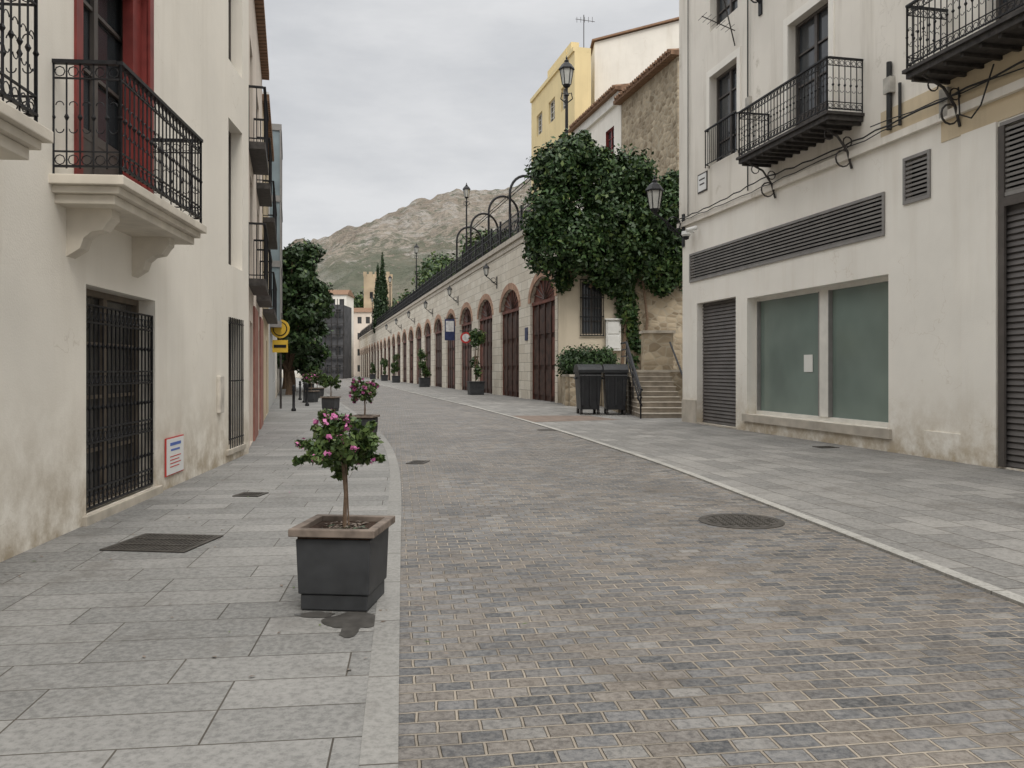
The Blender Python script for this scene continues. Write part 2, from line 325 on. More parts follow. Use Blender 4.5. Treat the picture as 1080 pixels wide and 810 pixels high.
# ------------------------------------------------------------------ facades
def facade(par,fr,a0,a1,z0,z1,holes,wall,depth=9,name='walls',reveal=None,closed=True):
    mats=[wall,reveal or wall]
    for h in holes:
        if h.get('rev') and h['rev'] not in mats: mats.append(h['rev'])
    b=MB(name,mats)
    A=sorted({a0,a1}|{h['a'][0] for h in holes}|{h['a'][1] for h in holes}); Z=sorted({z0,z1}|{h['z'][0] for h in holes}|{h['z'][1] for h in holes})
    A=[a for a in A if a0<=a<=a1]; Z=[z for z in Z if z0<=z<=z1]
    for p,q in zip(A,A[1:]):
        for r,t in zip(Z,Z[1:]):
            ca,cz=(p+q)/2,(r+t)/2
            if any(h['a'][0]<ca<h['a'][1] and h['z'][0]<cz<h['z'][1] for h in holes): continue
            b.face([fr(p,0,r),fr(q,0,r),fr(q,0,t),fr(p,0,t)])
    for h in holes:
        p,q=h['a'];r,t=h['z'];d=-h.get('d',.3); mi=mats.index(h['rev']) if h.get('rev') else 1
        for e in ((p,r,q,r),(q,r,q,t),(q,t,p,t),(p,t,p,r)):
            b.face([fr(e[0],0,e[1]),fr(e[2],0,e[3]),fr(e[2],d,e[3]),fr(e[0],d,e[1])],mi)
    if closed:
        b.face([fr(a0,0,z0),fr(a0,-depth,z0),fr(a0,-depth,z1),fr(a0,0,z1)]); b.face([fr(a1,0,z0),fr(a1,-depth,z0),fr(a1,-depth,z1),fr(a1,0,z1)])
        b.face([fr(a0,0,z1),fr(a1,0,z1),fr(a1,-depth,z1),fr(a0,-depth,z1)]); b.face([fr(a0,-depth,z0),fr(a1,-depth,z0),fr(a1,-depth,z1),fr(a0,-depth,z1)])
    b.build(par)
    for h in holes:
        k=h.get('k','win'); d=-h.get('d',.3); p,q=h['a'];r,t=h['z']; fm=h.get('fm',DOORG)
        w=MB({'win':'window','door':'door','roller':'roller_shutter','louvre':'louvre','shop':'shop_window','dark':'opening'}[k],[fm,h.get('gm',GLASSD),REDP])
        if k in('win','door'):
            w.face([fr(p,d+.03,r),fr(q,d+.03,r),fr(q,d+.03,t),fr(p,d+.03,t)],1)
            fwid=h.get('fw',.07)
            for x0,x1,y0,y1 in ((p,p+fwid,r,t),(q-fwid,q,r,t),(p+fwid,q-fwid,r,r+fwid),(p+fwid,q-fwid,t-fwid,t)): w.fbox(fr,x0,x1,d,d+.1,y0,y1,0)
            m=(p+q)/2; w.fbox(fr,m-.05,m+.05,d+.04,d+.09,r+fwid,t-fwid,0)
            H=t-r
            if k=='door':
                w.fbox(fr,p+fwid,q-fwid,d+.035,d+.07,r+fwid,r+H*.28,0)
            for i in range(1,4): zz=r+H*i/4; w.fbox(fr,p+fwid,m-.05,d+.04,d+.075,zz-.02,zz+.02,0); w.fbox(fr,m+.05,q-fwid,d+.04,d+.075,zz-.02,zz+.02,0)
        elif k=='roller':
            w.face([fr(p,d,r),fr(q,d,r),fr(q,d,t),fr(p,d,t)],0)
            zz=r
            while zz<t-.05:
                w.hexa([fr(p,d,zz),fr(q,d,zz),fr(q,d+.045,zz+.012),fr(p,d+.045,zz+.012),fr(p,d,zz+.085),fr(q,d,zz+.085),fr(q,d+.02,zz+.08),fr(p,d+.02,zz+.08)],0); zz+=.1
        elif k=='louvre':
            w.face([fr(p,d,r),fr(q,d,r),fr(q,d,t),fr(p,d,t)],1)
            zz=r
            while zz<t-.07:
                w.hexa([fr(p,d+.02,zz+.055),fr(q,d+.02,zz+.055),fr(q,.02,zz),fr(p,.02,zz),fr(p,d+.02,zz+.085),fr(q,d+.02,zz+.085),fr(q,.02,zz+.045),fr(p,.02,zz+.045)],0); zz+=.082
            for x0,x1,y0,y1 in ((p-.06,p,r-.06,t+.06),(q,q+.06,r-.06,t+.06),(p,q,r-.06,r),(p,q,t,t+.06)): w.fbox(fr,x0,x1,-.02,.035,y0,y1,2)
            w.mats[2]=LOUVF; w.mats[1]=IRON
        elif k=='shop':
            w.face([fr(p,d,r),fr(q,d,r),fr(q,d,t),fr(p,d,t)],1)
            for x0,x1,y0,y1 in ((p,p+.1,r,t),(q-.1,q,r,t),(p+.1,q-.1,r,r+.09),(p+.1,q-.1,t-.09,t)): w.fbox(fr,x0,x1,d,d+.07,y0,y1,0)
            m=h.get('mul',(p+q)/2); w.fbox(fr,m-.17,m+.17,d,d+.09,r+.09,t-.09,0)
            for e in (m-.2,m+.17,p+.1,q-.13): w.fbox(fr,e,e+.03,d+.005,d+.1,r+.09,t-.09,2)
            w.mats[2]=LOUVF
        else: w.face([fr(p,d,r),fr(q,d,r),fr(q,d,t),fr(p,d,t)],1)
        w.build(par)
def ring(b,fr,a,z,o,r,t,m=0,n=12,along=True,start=0,end=2*math.pi):
    P=[]
    for i in range(n+1):
        an=start+(end-start)*i/n
        P.append(fr(a+r*math.cos(an),o,z+r*math.sin(an)) if along else fr(a,o+r*math.cos(an),z+r*math.sin(an)))
    b.tube(P,t,m,4,False)
def railing(par,fr,a0,a1,o1,z0,h,sp=.12,mat=IRON,t=.009,orn=True,name='railing',sides=True):
    b=MB(name,mat)
    runs=[('f',a0,a1)]
    if sides: runs+=[('s',a0,0),('s',a1,0)]
    for k,x,y in runs:
        if k=='f':
            n=max(2,int((a1-a0)/sp)); P=[(a0+(a1-a0)*i/n,o1) for i in range(n+1)]
        else:
            n=max(2,int(o1/sp)); P=[(x,o1*i/n) for i in range(n)]
            P.append((x,o1))
        def bar(zz,th,wd=.02):
            p,q=P[0],P[-1]
            if k=='f': b.fbox(fr,p[0]-.01,q[0]+.01,o1-wd,o1+wd,zz,zz+th)
            else: b.fbox(fr,x-wd,x+wd,.0,o1-wd,zz,zz+th)
        bar(z0+h-.03,.035,.028); bar(z0+.06,.02,.014)
        if orn: bar(z0+h-.17,.014,.01); bar(z0+.2,.014,.01)
        for i,(a,o) in enumerate(P):
            post=(i in(0,len(P)-1))
            tt=t*1.7 if post else t
            b.tube([fr(a,o,z0+(-.02 if post else .05)),fr(a,o,z0+h-.02)],tt,0,4,False)
            if orn:
                b.tube([fr(a,o,z0+h*.5-.03),fr(a,o,z0+h*.5),fr(a,o,z0+h*.5+.03)],[t,t*2.6,t],0,5,False)
                if i<len(P)-1:
                    a2,o2=P[i+1]; am,om=(a+a2)/2,(o+o2)/2; rr=min(.045,(abs(a2-a)+abs(o2-o))/2*.85)
                    al=(k=='f')
                    ring(b,fr,am,z0+h-.1,om,rr,t*.6,n=8,along=al)
                    ring(b,fr,am,z0+.13,om,rr,t*.6,n=8,along=al)
                    ring(b,fr,am,z0+h*.5+.11,om,rr*.8,t*.55,n=6,along=al,start=0,end=math.pi)
                    ring(b,fr,am,z0+h*.5-.11,om,rr*.8,t*.55,n=6,along=al,start=math.pi,end=2*math.pi)
    return b.build(par)
def slab(par,fr,a0,a1,o,z,th,mat,under=True,name='balcony_slab'):
    b=MB(name,mat); b.fbox(fr,a0-.06,a1+.06,-.02,o+.06,z-th*.45,z); b.fbox(fr,a0,a1,-.02,o,z-th*.8,z-th*.45-.001)
    b.fbox(fr,a0+.06,a1-.06,-.02,o-.06,z-th*1.25,z-th*.8-.001); return b.build(par,bevel=.008)
def corbel(par,fr,a,o,z,w=.2,mat=SLABST):
    prof=[(0,0),(o,0),(o,-.09),(o*.93,-.12),(o*.8,-.2),(o*.55,-.22),(o*.38,-.28),(o*.3,-.38),(o*.12,-.43),(0,-.46)]
    b=MB('corbel',mat); n=len(prof)
    L=[fr(a-w/2,p[0],z+p[1]) for p in prof]; R=[fr(a+w/2,p[0],z+p[1]) for p in prof]
    b.face(L);b.face(R[::-1])
    for i in range(n): b.face([L[i],L[(i+1)%n],R[(i+1)%n],R[i]])
    b.build(par)

# ---- left cream house
hA=E('cream_townhouse',(-4.3,8,0))
GW=simple('dark_glass_and_shutter',(.075,.072,.068),.25,0,.35,1.5,spec=.5)  # dark slate colour of the panes and shutters behind the grille
H=[dict(a=(8.4,10.45),z=(.13,2.47),d=.30,k='win',gm=GW,fm=simple('window_brown_frame',(.16,.13,.10),.6)),
   dict(a=(8.25,10.2),z=(3.4,6.3),d=.32,k='door',rev=REDP,fm=DOORG,fw=.1),
   dict(a=(4.2,5.7),z=(3.4,6.3),d=.3,k='door',rev=REDP,fm=DOORG,fw=.1),
   dict(a=(14.1,15.1),z=(.25,2.5),d=.3,k='win'),dict(a=(14.1,15.1),z=(3.4,5.9),d=.3,k='door'),dict(a=(14.1,15.1),z=(6.9,9.1),d=.3,k='win'),
   dict(a=(8.4,10.3),z=(7.2,9.6),d=.3,k='win'),dict(a=(1,2.6),z=(.6,2.5),d=.3,k='win')]
facade(hA,FA,-6,15.6,0,11,H,CREAM)
for a0,a1 in ((8.25,10.2),(4.2,5.7)):
    b=MB('door_frame',REDP)
    for x0,x1,y0,y1 in ((a0,a0+.28,3.4,6.3),(a1-.28,a1,3.4,6.3),(a0+.28,a1-.28,6.05,6.3)): b.fbox(FA,x0,x1,-.2,-.08,y0,y1)
    for x0,x1 in ((a0-.13,a0),(a1,a1+.13)): b.fbox(FA,x0,x1,-.02,.025,3.4,6.42)
    b.fbox(FA,a0,a1,-.02,.025,6.3,6.42); b.build(hA)
    slab(hA,FA,a0-.6 if a0>6 else 2.9,a1+.1 if a0>6 else 6.15,.6,3.4,.2,SLABST)
railing(hA,FA,7.68,10.3,.6,3.42,1.05,.115)
railing(hA,FA,3.0,6.1,.58,3.42,1.05,.115)
for a in (8.05,9.75): corbel(hA,FA,a,.42,3.15)
for a in (3.4,5.6): corbel(hA,FA,a,.42,3.15)
b=MB('window_sill',STONE); b.fbox(FA,8.3,10.6,-.29,.05,.02,.128); b.fbox(FA,13.95,15.25,-.1,.04,.15,.248); b.build(hA,bevel=.01)
b=MB('window_grille',IRON)
a0,a1,z0,z1=8.44,10.41,.16,2.28
n=17
for i in range(n+1):
    a=a0+(a1-a0)*i/n
    b.tube([FA(a,-.03,z0),FA(a,-.03,z1)],.010 if 0<i<n else .018,0,5,False)
    for zz in (.55,1.2,1.85): b.tube([FA(a,-.03,zz-.03),FA(a,-.03,zz),FA(a,-.03,zz+.03)],[.01,.024,.01],0,5,False)
    if i<n:
        am=a+(a1-a0)/n/2
        for zz in (.27,2.17): ring(b,FA,am,zz,-.03,.045,.007,n=8)
        for zz in (1.5,.9): ring(b,FA,am,zz,-.03,.04,.006,n=8)
for zz in (z0,.35,.83,.97,1.43,1.57,2.08,z1-.02): b.fbox(FA,a0,a1,-.045,-.015,zz,zz+.02)
b.build(hA)
b=MB('window_bars',IRON)
for i in range(8): b.tube([FA(14.15+i*.13,0.02,.25),FA(14.15+i*.13,0.02,2.5)],.01,0,4,False)
for zz in(.4,1.4,2.4): b.fbox(FA,14.1,15.1,.01,.03,zz,zz+.02)
b.build(hA)
b=MB('roof_eave',TERRA); b.fbox(FA,-6,15.6,-9,.12,11.003,11.2); b.build(hA)
s=MB('wall_sign',[simple('sign_white',(.75,.75,.73),.4,0,.04,3),simple('sign_red',(.5,.06,.05),.5,0,.1,3),simple('sign_blue',(.08,.15,.45),.5,0,.1,3)])
s.fbox(FA,10.8,11.55,.004,.022,.2,.7,1); s.fbox(FA,10.82,11.53,.02,.027,.215,.685,0)
s.fbox(FA,10.95,11.4,.026,.03,.59,.63,2); s.fbox(FA,10.98,11.35,.026,.03,.52,.545,2)
for i in range(4): s.fbox(FA,10.95,11.4-.07*(i%2),.026,.03,.44-.045*i,.452-.045*i,1)
s.build(loc=FA(11.1,0,.4))
s=MB('meter_box',simple('box_beige',(.55,.51,.45),.6)); s.fbox(FA,13.35,13.6,.0,.06,.9,1.5); s.build(loc=FA(13.5,0,1.2),bevel=.01)

# ---- left row behind
hB=E('balconied_townhouse',(-6,20,0))
H=[]
for a in (16.8,20.4,24.2,28):
    H.append(dict(a=(a,a+1.2),z=(.05,2.6),d=.3,k='door',fm=WOODR)); H.append(dict(a=(a,a+1.2),z=(3.5,5.6),d=.25,k='door')); H.append(dict(a=(a,a+1.2),z=(6.2,8.4),d=.25,k='door'))
facade(hB,FB,15.62,24.0,0,10,[h for h in H if h['a'][0]<22],PINK)
b=MB('plinth',simple('red_plinth',(.30,.14,.11),.8)); b.fbox(FB,18.2,20.2,0,.04,0,3.0); b.fbox(FB,21.8,24,0,.04,0,3.0); b.build(hB)
for a in (16.3,19.9):
    for z in (3.4,6.1):
        s=MB('balcony_slab',IRON2); s.fbox(FB,a,a+2.2,-.02,.32,z-.14,z); s.build(hB); railing(hB,FB,a+.03,a+2.17,.30,z,1.1,.13,orn=False)
b=MB('roof_eave',TERRA); b.fbox(FB,15.62,24.0,-9,.2,10.003,10.2); b.build(hB)
hB2=E('balconied_townhouse',(-8,27,0))
facade(hB2,FB,24.02,31.0,0,9.4,[h for h in H if h['a'][0]>22],OCHRE)
for z in (3.4,6.1):
    s=MB('balcony_slab',IRON2); s.fbox(FB,23.9+.5,30,-.02,.34,z-.14,z); s.build(hB2); railing(hB2,FB,24.5,29.9,.3,z,1.1,.16,orn=False)
b=MB('roof_eave',TERRA); b.fbox(FB,24.02,31.0,-9,.2,9.403,9.6); b.build(hB2)
hC=E('glazed_bay_house',(-11,38,0))
facade(hC,FB,31.02,45,0,12,[dict(a=(a,a+1.3),z=(z,z+2),d=.25,k='win') for a in (39,42) for z in (1,4,7.5)],GREYR)
b=MB('glazed_bay',[GLASSB,LOUVF])
b.fbox(FB,33,37.5,.001,.4,3.4,11.2,0)
for z in (3.3,5.7,8.3,11.15): b.fbox(FB,32.95,37.55,.001,.45,z,z+.25,1)
for a in np.linspace(33,37.5,6): b.fbox(FB,a-.05,a+.05,.38,.43,3.4,11.2,1)
b.build(hC)
hD=E('row_house',(-16,60,0)); facade(hD,FB,45.02,75,0,8,[dict(a=(a,a+1.3),z=(z,z+2),d=.25,k='win') for a in range(47,72,4) for z in (1,4.5)],WHITE)
b=MB('roof_eave',TERRA); b.fbox(FB,45.02,75,-9,.3,8.003,8.3); b.build(hD)

# ------------------------------------------------------------------ right house with shop
hR=E('shop_house',(7,18,0))
low=[dict(a=(22.05,24.4),z=(.05,3.55),d=.22,k='roller',fm=ROLL),
     dict(a=(16.0,21.45),z=(.46,3.45),d=.32,k='shop',fm=WFRAME,gm=GLASSG,mul=18.45),
     dict(a=(16.15,24.8),z=(4.27,5.0),d=.12,k='louvre',fm=LOUV),
     dict(a=(14.92,15.5),z=(4.75,5.5),d=.12,k='louvre',fm=LOUV),
     dict(a=(9.5,13.3),z=(.05,4.2),d=.08,k='roller',fm=ROLL,rev=DOORG),dict(a=(9.5,13.24),z=(4.42,5.5),d=.1,k='louvre',fm=LOUV)]
facade(hR,FR,3,25.4,0,5.95,low,WHITE,9,closed=True)
up=[dict(a=(21.95,23.55),z=(7.4,9.9),d=.3,k='win',fm=DOORG),dict(a=(17.9,19.5),z=(6.75,9.7),d=.28,k='door',fm=DOORG),
    dict(a=(12.2,13.6),z=(6.75,9.7),d=.28,k='door',fm=DOORG),
    dict(a=(21.95,23.55),z=(11.2,13.2),d=.3,k='win'),dict(a=(17.9,19.5),z=(10.8,13.2),d=.3,k='door')]
facade(hR,FR,3,25.65,6.1,15,up,OLDW,9,name='upper_walls')
b=MB('string_course',OLDW); b.fbox(FR,3,25.6,-.3,.1,5.953,6.097); b.build(hR)
b=MB('ochre_band',OCHRE); b.fbox(FR,5,16.2,-.01,.02,6.1,6.62); b.fbox(FR,5,14.6,-.01,.014,5.6,5.95); b.build(hR)
b=MB('pier',WHITE); b.fbox(FR,13.36,14.1,-.01,.05,0,5.595); b.fbox(FR,14.1,15.0,-.01,.03,0,.5); b.build(hR)
b=MB('garage_frame',DOORG); b.fbox(FR,13.2,13.32,.0,.045,.05,5.5); b.fbox(FR,9.5,13.199,.0,.045,4.2,4.35); b.build(hR)
b=MB('plinth',simple('grey_plinth',(.44,.40,.34),.85,0,.2,2,bmp=.3)); b.fbox(FR,24.42,25.4,0,.03,0,.7); b.fbox(FR,15.9,21.6,0,.07,.27,.455); b.fbox(FR,22.0,24.45,0,.015,.0,.06);b.build(hR)
b=MB('window_surrounds',WHITE)
for a0,a1,z0,z1 in ((21.95,23.55,7.4,9.9),(17.9,19.5,6.75,9.7)):
    b.fbox(FR,a0-.18,a0,0,.03,z0,z1+.2); b.fbox(FR,a1,a1+.18,0,.03,z0,z1+.2); b.fbox(FR,a0,a1,0,.03,z1,z1+.2)
b.build(hR)
b=MB('paper_notice',simple('paper',(.7,.7,.66),.7,0,.03)); b.fbox(FR,19.0,19.35,-.31,-.305,1.55,1.95); b.build(hR)
for a0,a1,o in ((16.75,20.4,.8),(10.2,14.5,.8)):
    s=MB('balcony_slab',[IRON2,STONE]); s.fbox(FR,a0,a1,-.02,o,6.62,6.72); s.fbox(FR,a0-.04,a1+.04,-.02,o+.05,6.721,6.78)
    for k in range(12):
        a=a0+.1+(a1-a0-.2)*k/11; s.fbox(FR,a-.03,a+.03,.0,o-.05,6.56,6.619)
    s.build(hR); railing(hR,FR,a0+.03,a1-.03,o,6.78,1.1,.13,t=.011)
    s=MB('balcony_brackets',IRON2)
    for a in (a0+.35,a1-.35):
        s.tube([FR(a,.02,5.75),FR(a,.12,6.1),FR(a,.35,6.4),FR(a,.75,6.58)],.026,0,5)
        ring(s,FR,a,5.95,.22,.17,.018,n=12,along=False); ring(s,FR,a,6.3,.12,.1,.014,n=10,along=False); ring(s,FR,a,6.42,.55,.1,.014,n=10,along=False)
    s.build(hR)
railing(hR,FR,21.9,23.6,.12,7.35,1.05,.12,orn=False)
b=MB('cables',simple('cable_black',(.03,.03,.03),.6))
def sag(a0,a1,z0,z1,o,r,n=14,w=.06):
    b.tube([FR(a0+(a1-a0)*i/n,o,z0+(z1-z0)*i/n-w*math.sin(math.pi*i/n)+.02*math.sin(i*2.7)) for i in range(n+1)],r,0,4)
sag(25.5,20.5,6.2,6.32,.13,.018); sag(20.5,15.5,6.32,6.28,.13,.018); sag(15.5,8,6.28,6.55,.13,.02); sag(25.5,15.5,6.12,6.2,.14,.012,20); sag(16.4,8,6.4,6.2,.1,.012)
b.tube([FR(15.9,.06,6.2),FR(15.9,.06,7.5)],.05,0,6); b.tube([FR(15.6,.06,6.2),FR(15.6,.06,7.0)],.03,0,6)
b.tube([FR(14.1,.1,6.4),FR(14.0,.16,5.9),FR(13.7,.2,5.75),FR(13.5,.2,5.9),FR(13.3,.14,6.5)],.014,0,5)
b.tube([FR(21.3,.06,6.2),FR(21.3,.06,12.5)],.02,0,5); b.tube([FR(24.9,.05,6.2),FR(24.9,.05,14)],.015,0,5)
b.build(hR)
b=MB('junction_boxes',simple('box_grey',(.4,.38,.34),.6)); b.fbox(FR,14.35,14.55,0,.1,6.0,6.5); b.fbox(FR,15.8,16.0,0,.12,6.9,7.2); b.fbox(FR,21.2,21.4,0,.08,8.3,8.6); b.build(hR)
s=MB('street_name_plaque',[IRON2,simple('plaque_white',(.72,.72,.7),.35,0,.04,3)]); s.fbox(FR,23.7,24.3,.001,.025,6.75,7.3,0); s.fbox(FR,23.74,24.26,.02,.032,6.79,7.26,1)
s.fbox(FR,23.82,24.18,.03,.036,7.1,7.14,0); s.fbox(FR,23.85,24.15,.03,.036,6.96,7.0,0); s.build(loc=FR(24,0,7))
s=MB('security_camera',[simple('cctv_white',(.65,.65,.63),.4,0,.05),IRON]); p=FR(24.6,.25,5.6); s.tube([FR(24.6,0,5.7),FR(24.6,.15,5.7)],.03,0,6); s.lathe(p,[(.02,.12),(.13,.1),(.14,.0),(.1,-.05)],0,12); s.lathe((p.x,p.y,p.z-.05),[(.1,0),(.08,-.07),(.03,-.1)],1,12)
s.tube([FR(24.2,.1,5.75),FR(24.2,.42,5.66)],.06,0,8); s.build(loc=p)
s=MB('tv_antenna',IRON2); s.tube([FR(22.0,.05,10.6),FR(22.0,1.0,10.9)],.015,0,4); s.tube([FR(22,.05,10.2),FR(22,.5,11.9)],.018,0,4)
for i in range(7): s.tube([FR(21.75,.2+i*.13,10.65+i*.04),FR(22.25,.2+i*.13,10.65+i*.04)],.008,0,4)
s.build(loc=FR(22,0,10.5))
# ------------------------------------------------------------------ lanterns
def lantern(b,x,y,z,s):
    n=6
    b.lathe((x,y,z),[(.03*s,0),(.09*s,.04*s),(.12*s,.1*s)],0,n)
    b.lathe((x,y,z),[(.115*s,.1*s),(.185*s,.52*s)],1,n)
    for j in range(n):
        an=2*math.pi*j/n
        b.tube([(x+.12*s*math.cos(an),y+.12*s*math.sin(an),z+.1*s),(x+.195*s*math.cos(an),y+.195*s*math.sin(an),z+.53*s)],.012*s,0,4)
    b.lathe((x,y,z),[(.225*s,.52*s),(.23*s,.55*s),(.14*s,.68*s),(.06*s,.74*s),(.07*s,.78*s),(.02*s,.82*s),(.03*s,.86*s),(.004*s,.92*s)],0,n)
def lamppost(x,y,z,h):
    b=MB('street_lamp',[IRON,LAMPG]); k=h/7.6
    b.lathe((x,y,z),[(.3*k,0),(.3*k,.25*k),(.2*k,.35*k),(.17*k,1.0*k),(.2*k,1.1*k),(.11*k,1.25*k),(.085*k,3*k),(.12*k,3.05*k),(.075*k,3.15*k),(.06*k,5.9*k),(.11*k,5.95*k),(.05*k,6.1*k),(.05*k,6.3*k)],0,10)
    for sx in (-1,1): b.tube([(x,y,z+5.6*k),(x+sx*.25*k,y,z+5.8*k),(x+sx*.2*k,y,z+6.05*k),(x+sx*.05*k,y,z+6.0*k)],.025*k,0,5)
    lantern(b,x,y,z+6.25*k,1.5*k); b.build(loc=(x,y,z))
def walllamp(fr,a,z,s,reach):
    b=MB('wall_lantern',[IRON,LAMPG]); P=[]
    for i in range(11):
        t=i/10; P.append(fr(a,.02+reach*t,z-.35*s+.55*s*math.sin(t*math.pi*.5)-.1*s*math.sin(t*math.pi)))
    b.tube(P,.03*s,0,5); ring(b,fr,a,z-.05*s,reach*.35,.17*s,.018*s,n=12,along=False); ring(b,fr,a,z-.25*s,.14*s,.1*s,.016*s,n=10,along=False)
    b.fbox(fr,a-.06*s,a+.06*s,0,.04,z-.6*s,z+.2*s)
    p=fr(a,reach,z+.2*s); lantern(b,p.x,p.y,p.z,s); b.build(loc=fr(a,0,z))
walllamp(FR,25.3,6.1,1.25,.95)
walllamp(FR,20.75,11.2,1.2,.7)
# ------------------------------------------------------------------ arcade retaining wall
TOP=9.0; wl=E('arcaded_retaining_wall',(2,42,0))
b=MB('walls',[ARC,STONE]); dr=MB('garage_doors',[WOODD,WOODR,IRON2]); vs=MB('arch_rings',VOUS)
A0=39.5; pitch=6.9; NB=30; W=4.5; ZS=5.15; ZC=6.35; N=14; DD=.22
for i in range(NB):
    s0=A0+i*pitch; p=s0+.45; q=p+W; s1=s0+pitch
    b.face([FW(s0,0,0),FW(p,0,0),FW(p,0,TOP),FW(s0,0,TOP)]); b.face([FW(q,0,0),FW(s1,0,0),FW(s1,0,TOP),FW(q,0,TOP)])
    C=[(p+W/2-W/2*math.cos(math.pi*k/N),ZS+(ZC-ZS)*math.sin(math.pi*k/N)) for k in range(N+1)]
    for (x0,y0),(x1,y1) in zip(C,C[1:]):
        b.face([FW(x0,0,y0),FW(x1,0,y1),FW(x1,0,TOP),FW(x0,0,TOP)])
        b.face([FW(x0,0,y0),FW(x1,0,y1),FW(x1,-DD,y1),FW(x0,-DD,y0)])
    for x in (p,q): b.face([FW(x,0,0),FW(x,0,ZS),FW(x,-DD,ZS),FW(x,-DD,0)])
    O=[(p+W/2-(W/2+.4)*math.cos(math.pi*k/N),ZS+(ZC-ZS+.38)*math.sin(math.pi*k/N)) for k in range(N+1)]
    for k in range(N):
        x0,y0=C[k];x1,y1=C[k+1];X0,Y0=O[k];X1,Y1=O[k+1]
        e=.04
        def L(u,v,t): return u+(v-u)*t
        vs.hexa([FW(L(x0,x1,e),-.05,L(y0,y1,e)),FW(L(x0,x1,1-e),-.05,L(y0,y1,1-e)),FW(L(X0,X1,1-e),-.05,L(Y0,Y1,1-e)),FW(L(X0,X1,e),-.05,L(Y0,Y1,e)),
                 FW(L(x0,x1,e),.03,L(y0,y1,e)),FW(L(x0,x1,1-e),.03,L(y0,y1,1-e)),FW(L(X0,X1,1-e),.03,L(Y0,Y1,1-e)),FW(L(X0,X1,e),.03,L(Y0,Y1,e))])
    zl=ZS-.15; o_=-DD+.01
    dr.face([FW(p,o_,0),FW(q,o_,0),FW(q,o_,zl),FW(p,o_,zl)],0)
    dr.face([FW(x,o_-.005,y) for x,y in [(p,zl)]+C+[(q,zl)]],1)
    dr.fbox(FW,p,q,o_,o_+.12,zl,zl+.16,1)
    for k in range(5): a=p+W*k/4; dr.fbox(FW,max(p,a-.07),min(q,a+.07),o_+.001,o_+.08,0.02,zl,1 if k in(0,4) else 0)
    for k in range(4):
        for z0,z1 in ((.3,1.6),(1.85,3.2),(3.45,4.75)):
            a=p+W*k/4+.18; dr.fbox(FW,a,a+W/4-.36,o_+.001,o_+.05,z0,z1,(1 if (i+k)%5==0 else 0))
    for k in range(1,8):
        an=math.pi*k/8; dr.tube([FW(p+W/2,o_+.06,zl+.2),FW(p+W/2-W/2*math.cos(an)*.97,o_+.06,ZS+(ZC-ZS)*math.sin(an)*.97)],.035,0,4)
aE=A0+NB*pitch
b.fbox(FW,A0-.001,aE,-.6,.14,TOP+.001,TOP+.28,1); b.fbox(FW,A0,aE,.001,.07,TOP-.35,TOP-.2,1)
b.build(wl); dr.build(wl); vs.build(wl)
r=MB('iron_fence',IRON)
a=A0+2; z=TOP+.28
while a<aE-1:
    r.fbox(FW,a-.012,a+.012,-.12,-.09,z,z+1.35); a+=.26 if a<120 else .6
for zz in (.08,.42,.95,1.3): r.fbox(FW,A0+2,aE-1,-.13,-.08,z+zz,z+zz+.05)
a=A0+2
while a<aE-2:
    r.fbox(FW,a-.06,a+.06,-.17,-.05,z,z+1.6)
    if a<130:
        for k in range(4):
            r.tube([FW(a+k*.65+.08,-.1,z+.45),FW(a+k*.65+.57,-.1,z+.95)],.02,0,4,False); r.tube([FW(a+k*.65+.57,-.1,z+.45),FW(a+k*.65+.08,-.1,z+.95)],.02,0,4,False)
    a+=2.6
r.build(loc=FW(60,0,TOP))
r=MB('pergola_arches',IRON)
for a in (44.5,50.2,56.2,62.5,68.5):
    P=[FW(a,-.3,TOP+.3)]; R=1.15; zt=13.35-R
    for k in range(15):
        an=math.pi-math.pi*k/14; P.append(FW(a+k*.06,-.3-R-R*math.cos(an),zt+R*1.15*math.sin(an)))
    P.append(FW(a+.9,-.3-2*R,TOP+.3)); r.tube(P,.085,0,6)
for o in (.35,1.45,2.55): r.tube([FW(44.5+.4,-o,13.3 if o==1.45 else 12.1),FW(68.8,-o,13.3 if o==1.45 else 12.1)],.035,0,4)
r.build(loc=FW(56,0,TOP))
for a in (65,96,128,165):
    p=FW(a,-.45,TOP+.28); lamppost(p.x,p.y,p.z,7.0)
lamppost(3.0,45.5,9,9.8)
for i in range(2,14,2): walllamp(FW,A0+i*pitch-.95,7.3,.95,.7)
t=MB('terrace_ground',[simple('terrace_gravel',(.3,.27,.22),.9,0,.2,1)])
t.face([FW(A0,-.3,TOP),FW(aE,-.3,TOP),FW(aE,-120,TOP),FW(A0,-120,TOP)]); t.build()
FX=FrX(39.45)
rw=E('stair_court_wall',(5,39.4,0))
facade(rw,FX,2.2,5.8,0,8.6,[dict(a=(3.3,4.3),z=(3.3,5.8),d=.2,k='win')],BEIGE,1)
facade(rw,FX,5.802,13,0,9.6,[],RUB,1,name='rubble_walls')
b=MB('window_grille',IRON)
for i in range(9): b.tube([FX(3.25+i*.1375,.08,3.2),FX(3.25+i*.1375,.08,5.9)],.018,0,4)
for zz in (3.2,4.1,5,5.85): b.fbox(FX,3.22,4.38,.06,.1,zz,zz+.05)
b.build(rw)
s=MB('electric_meter_cabinet',simple('cabinet_white',(.62,.62,.6),.5,0,.06)); s.fbox(FX,4.45,5.15,0,.3,2.5,3.95); s.fbox(FX,4.52,5.08,.301,.33,2.6,3.2); s.fbox(FX,4.52,5.08,.301,.33,3.3,3.85); s.fbox(FX,4.4,5.2,-.01,.4,3.951,4.02); s.build(loc=(4.8,39.3,3),bevel=.02)
st=MB('stone_steps',[simple('step_stone',(.27,.235,.19),.85,0,.25,3,bmp=.3),STONE])
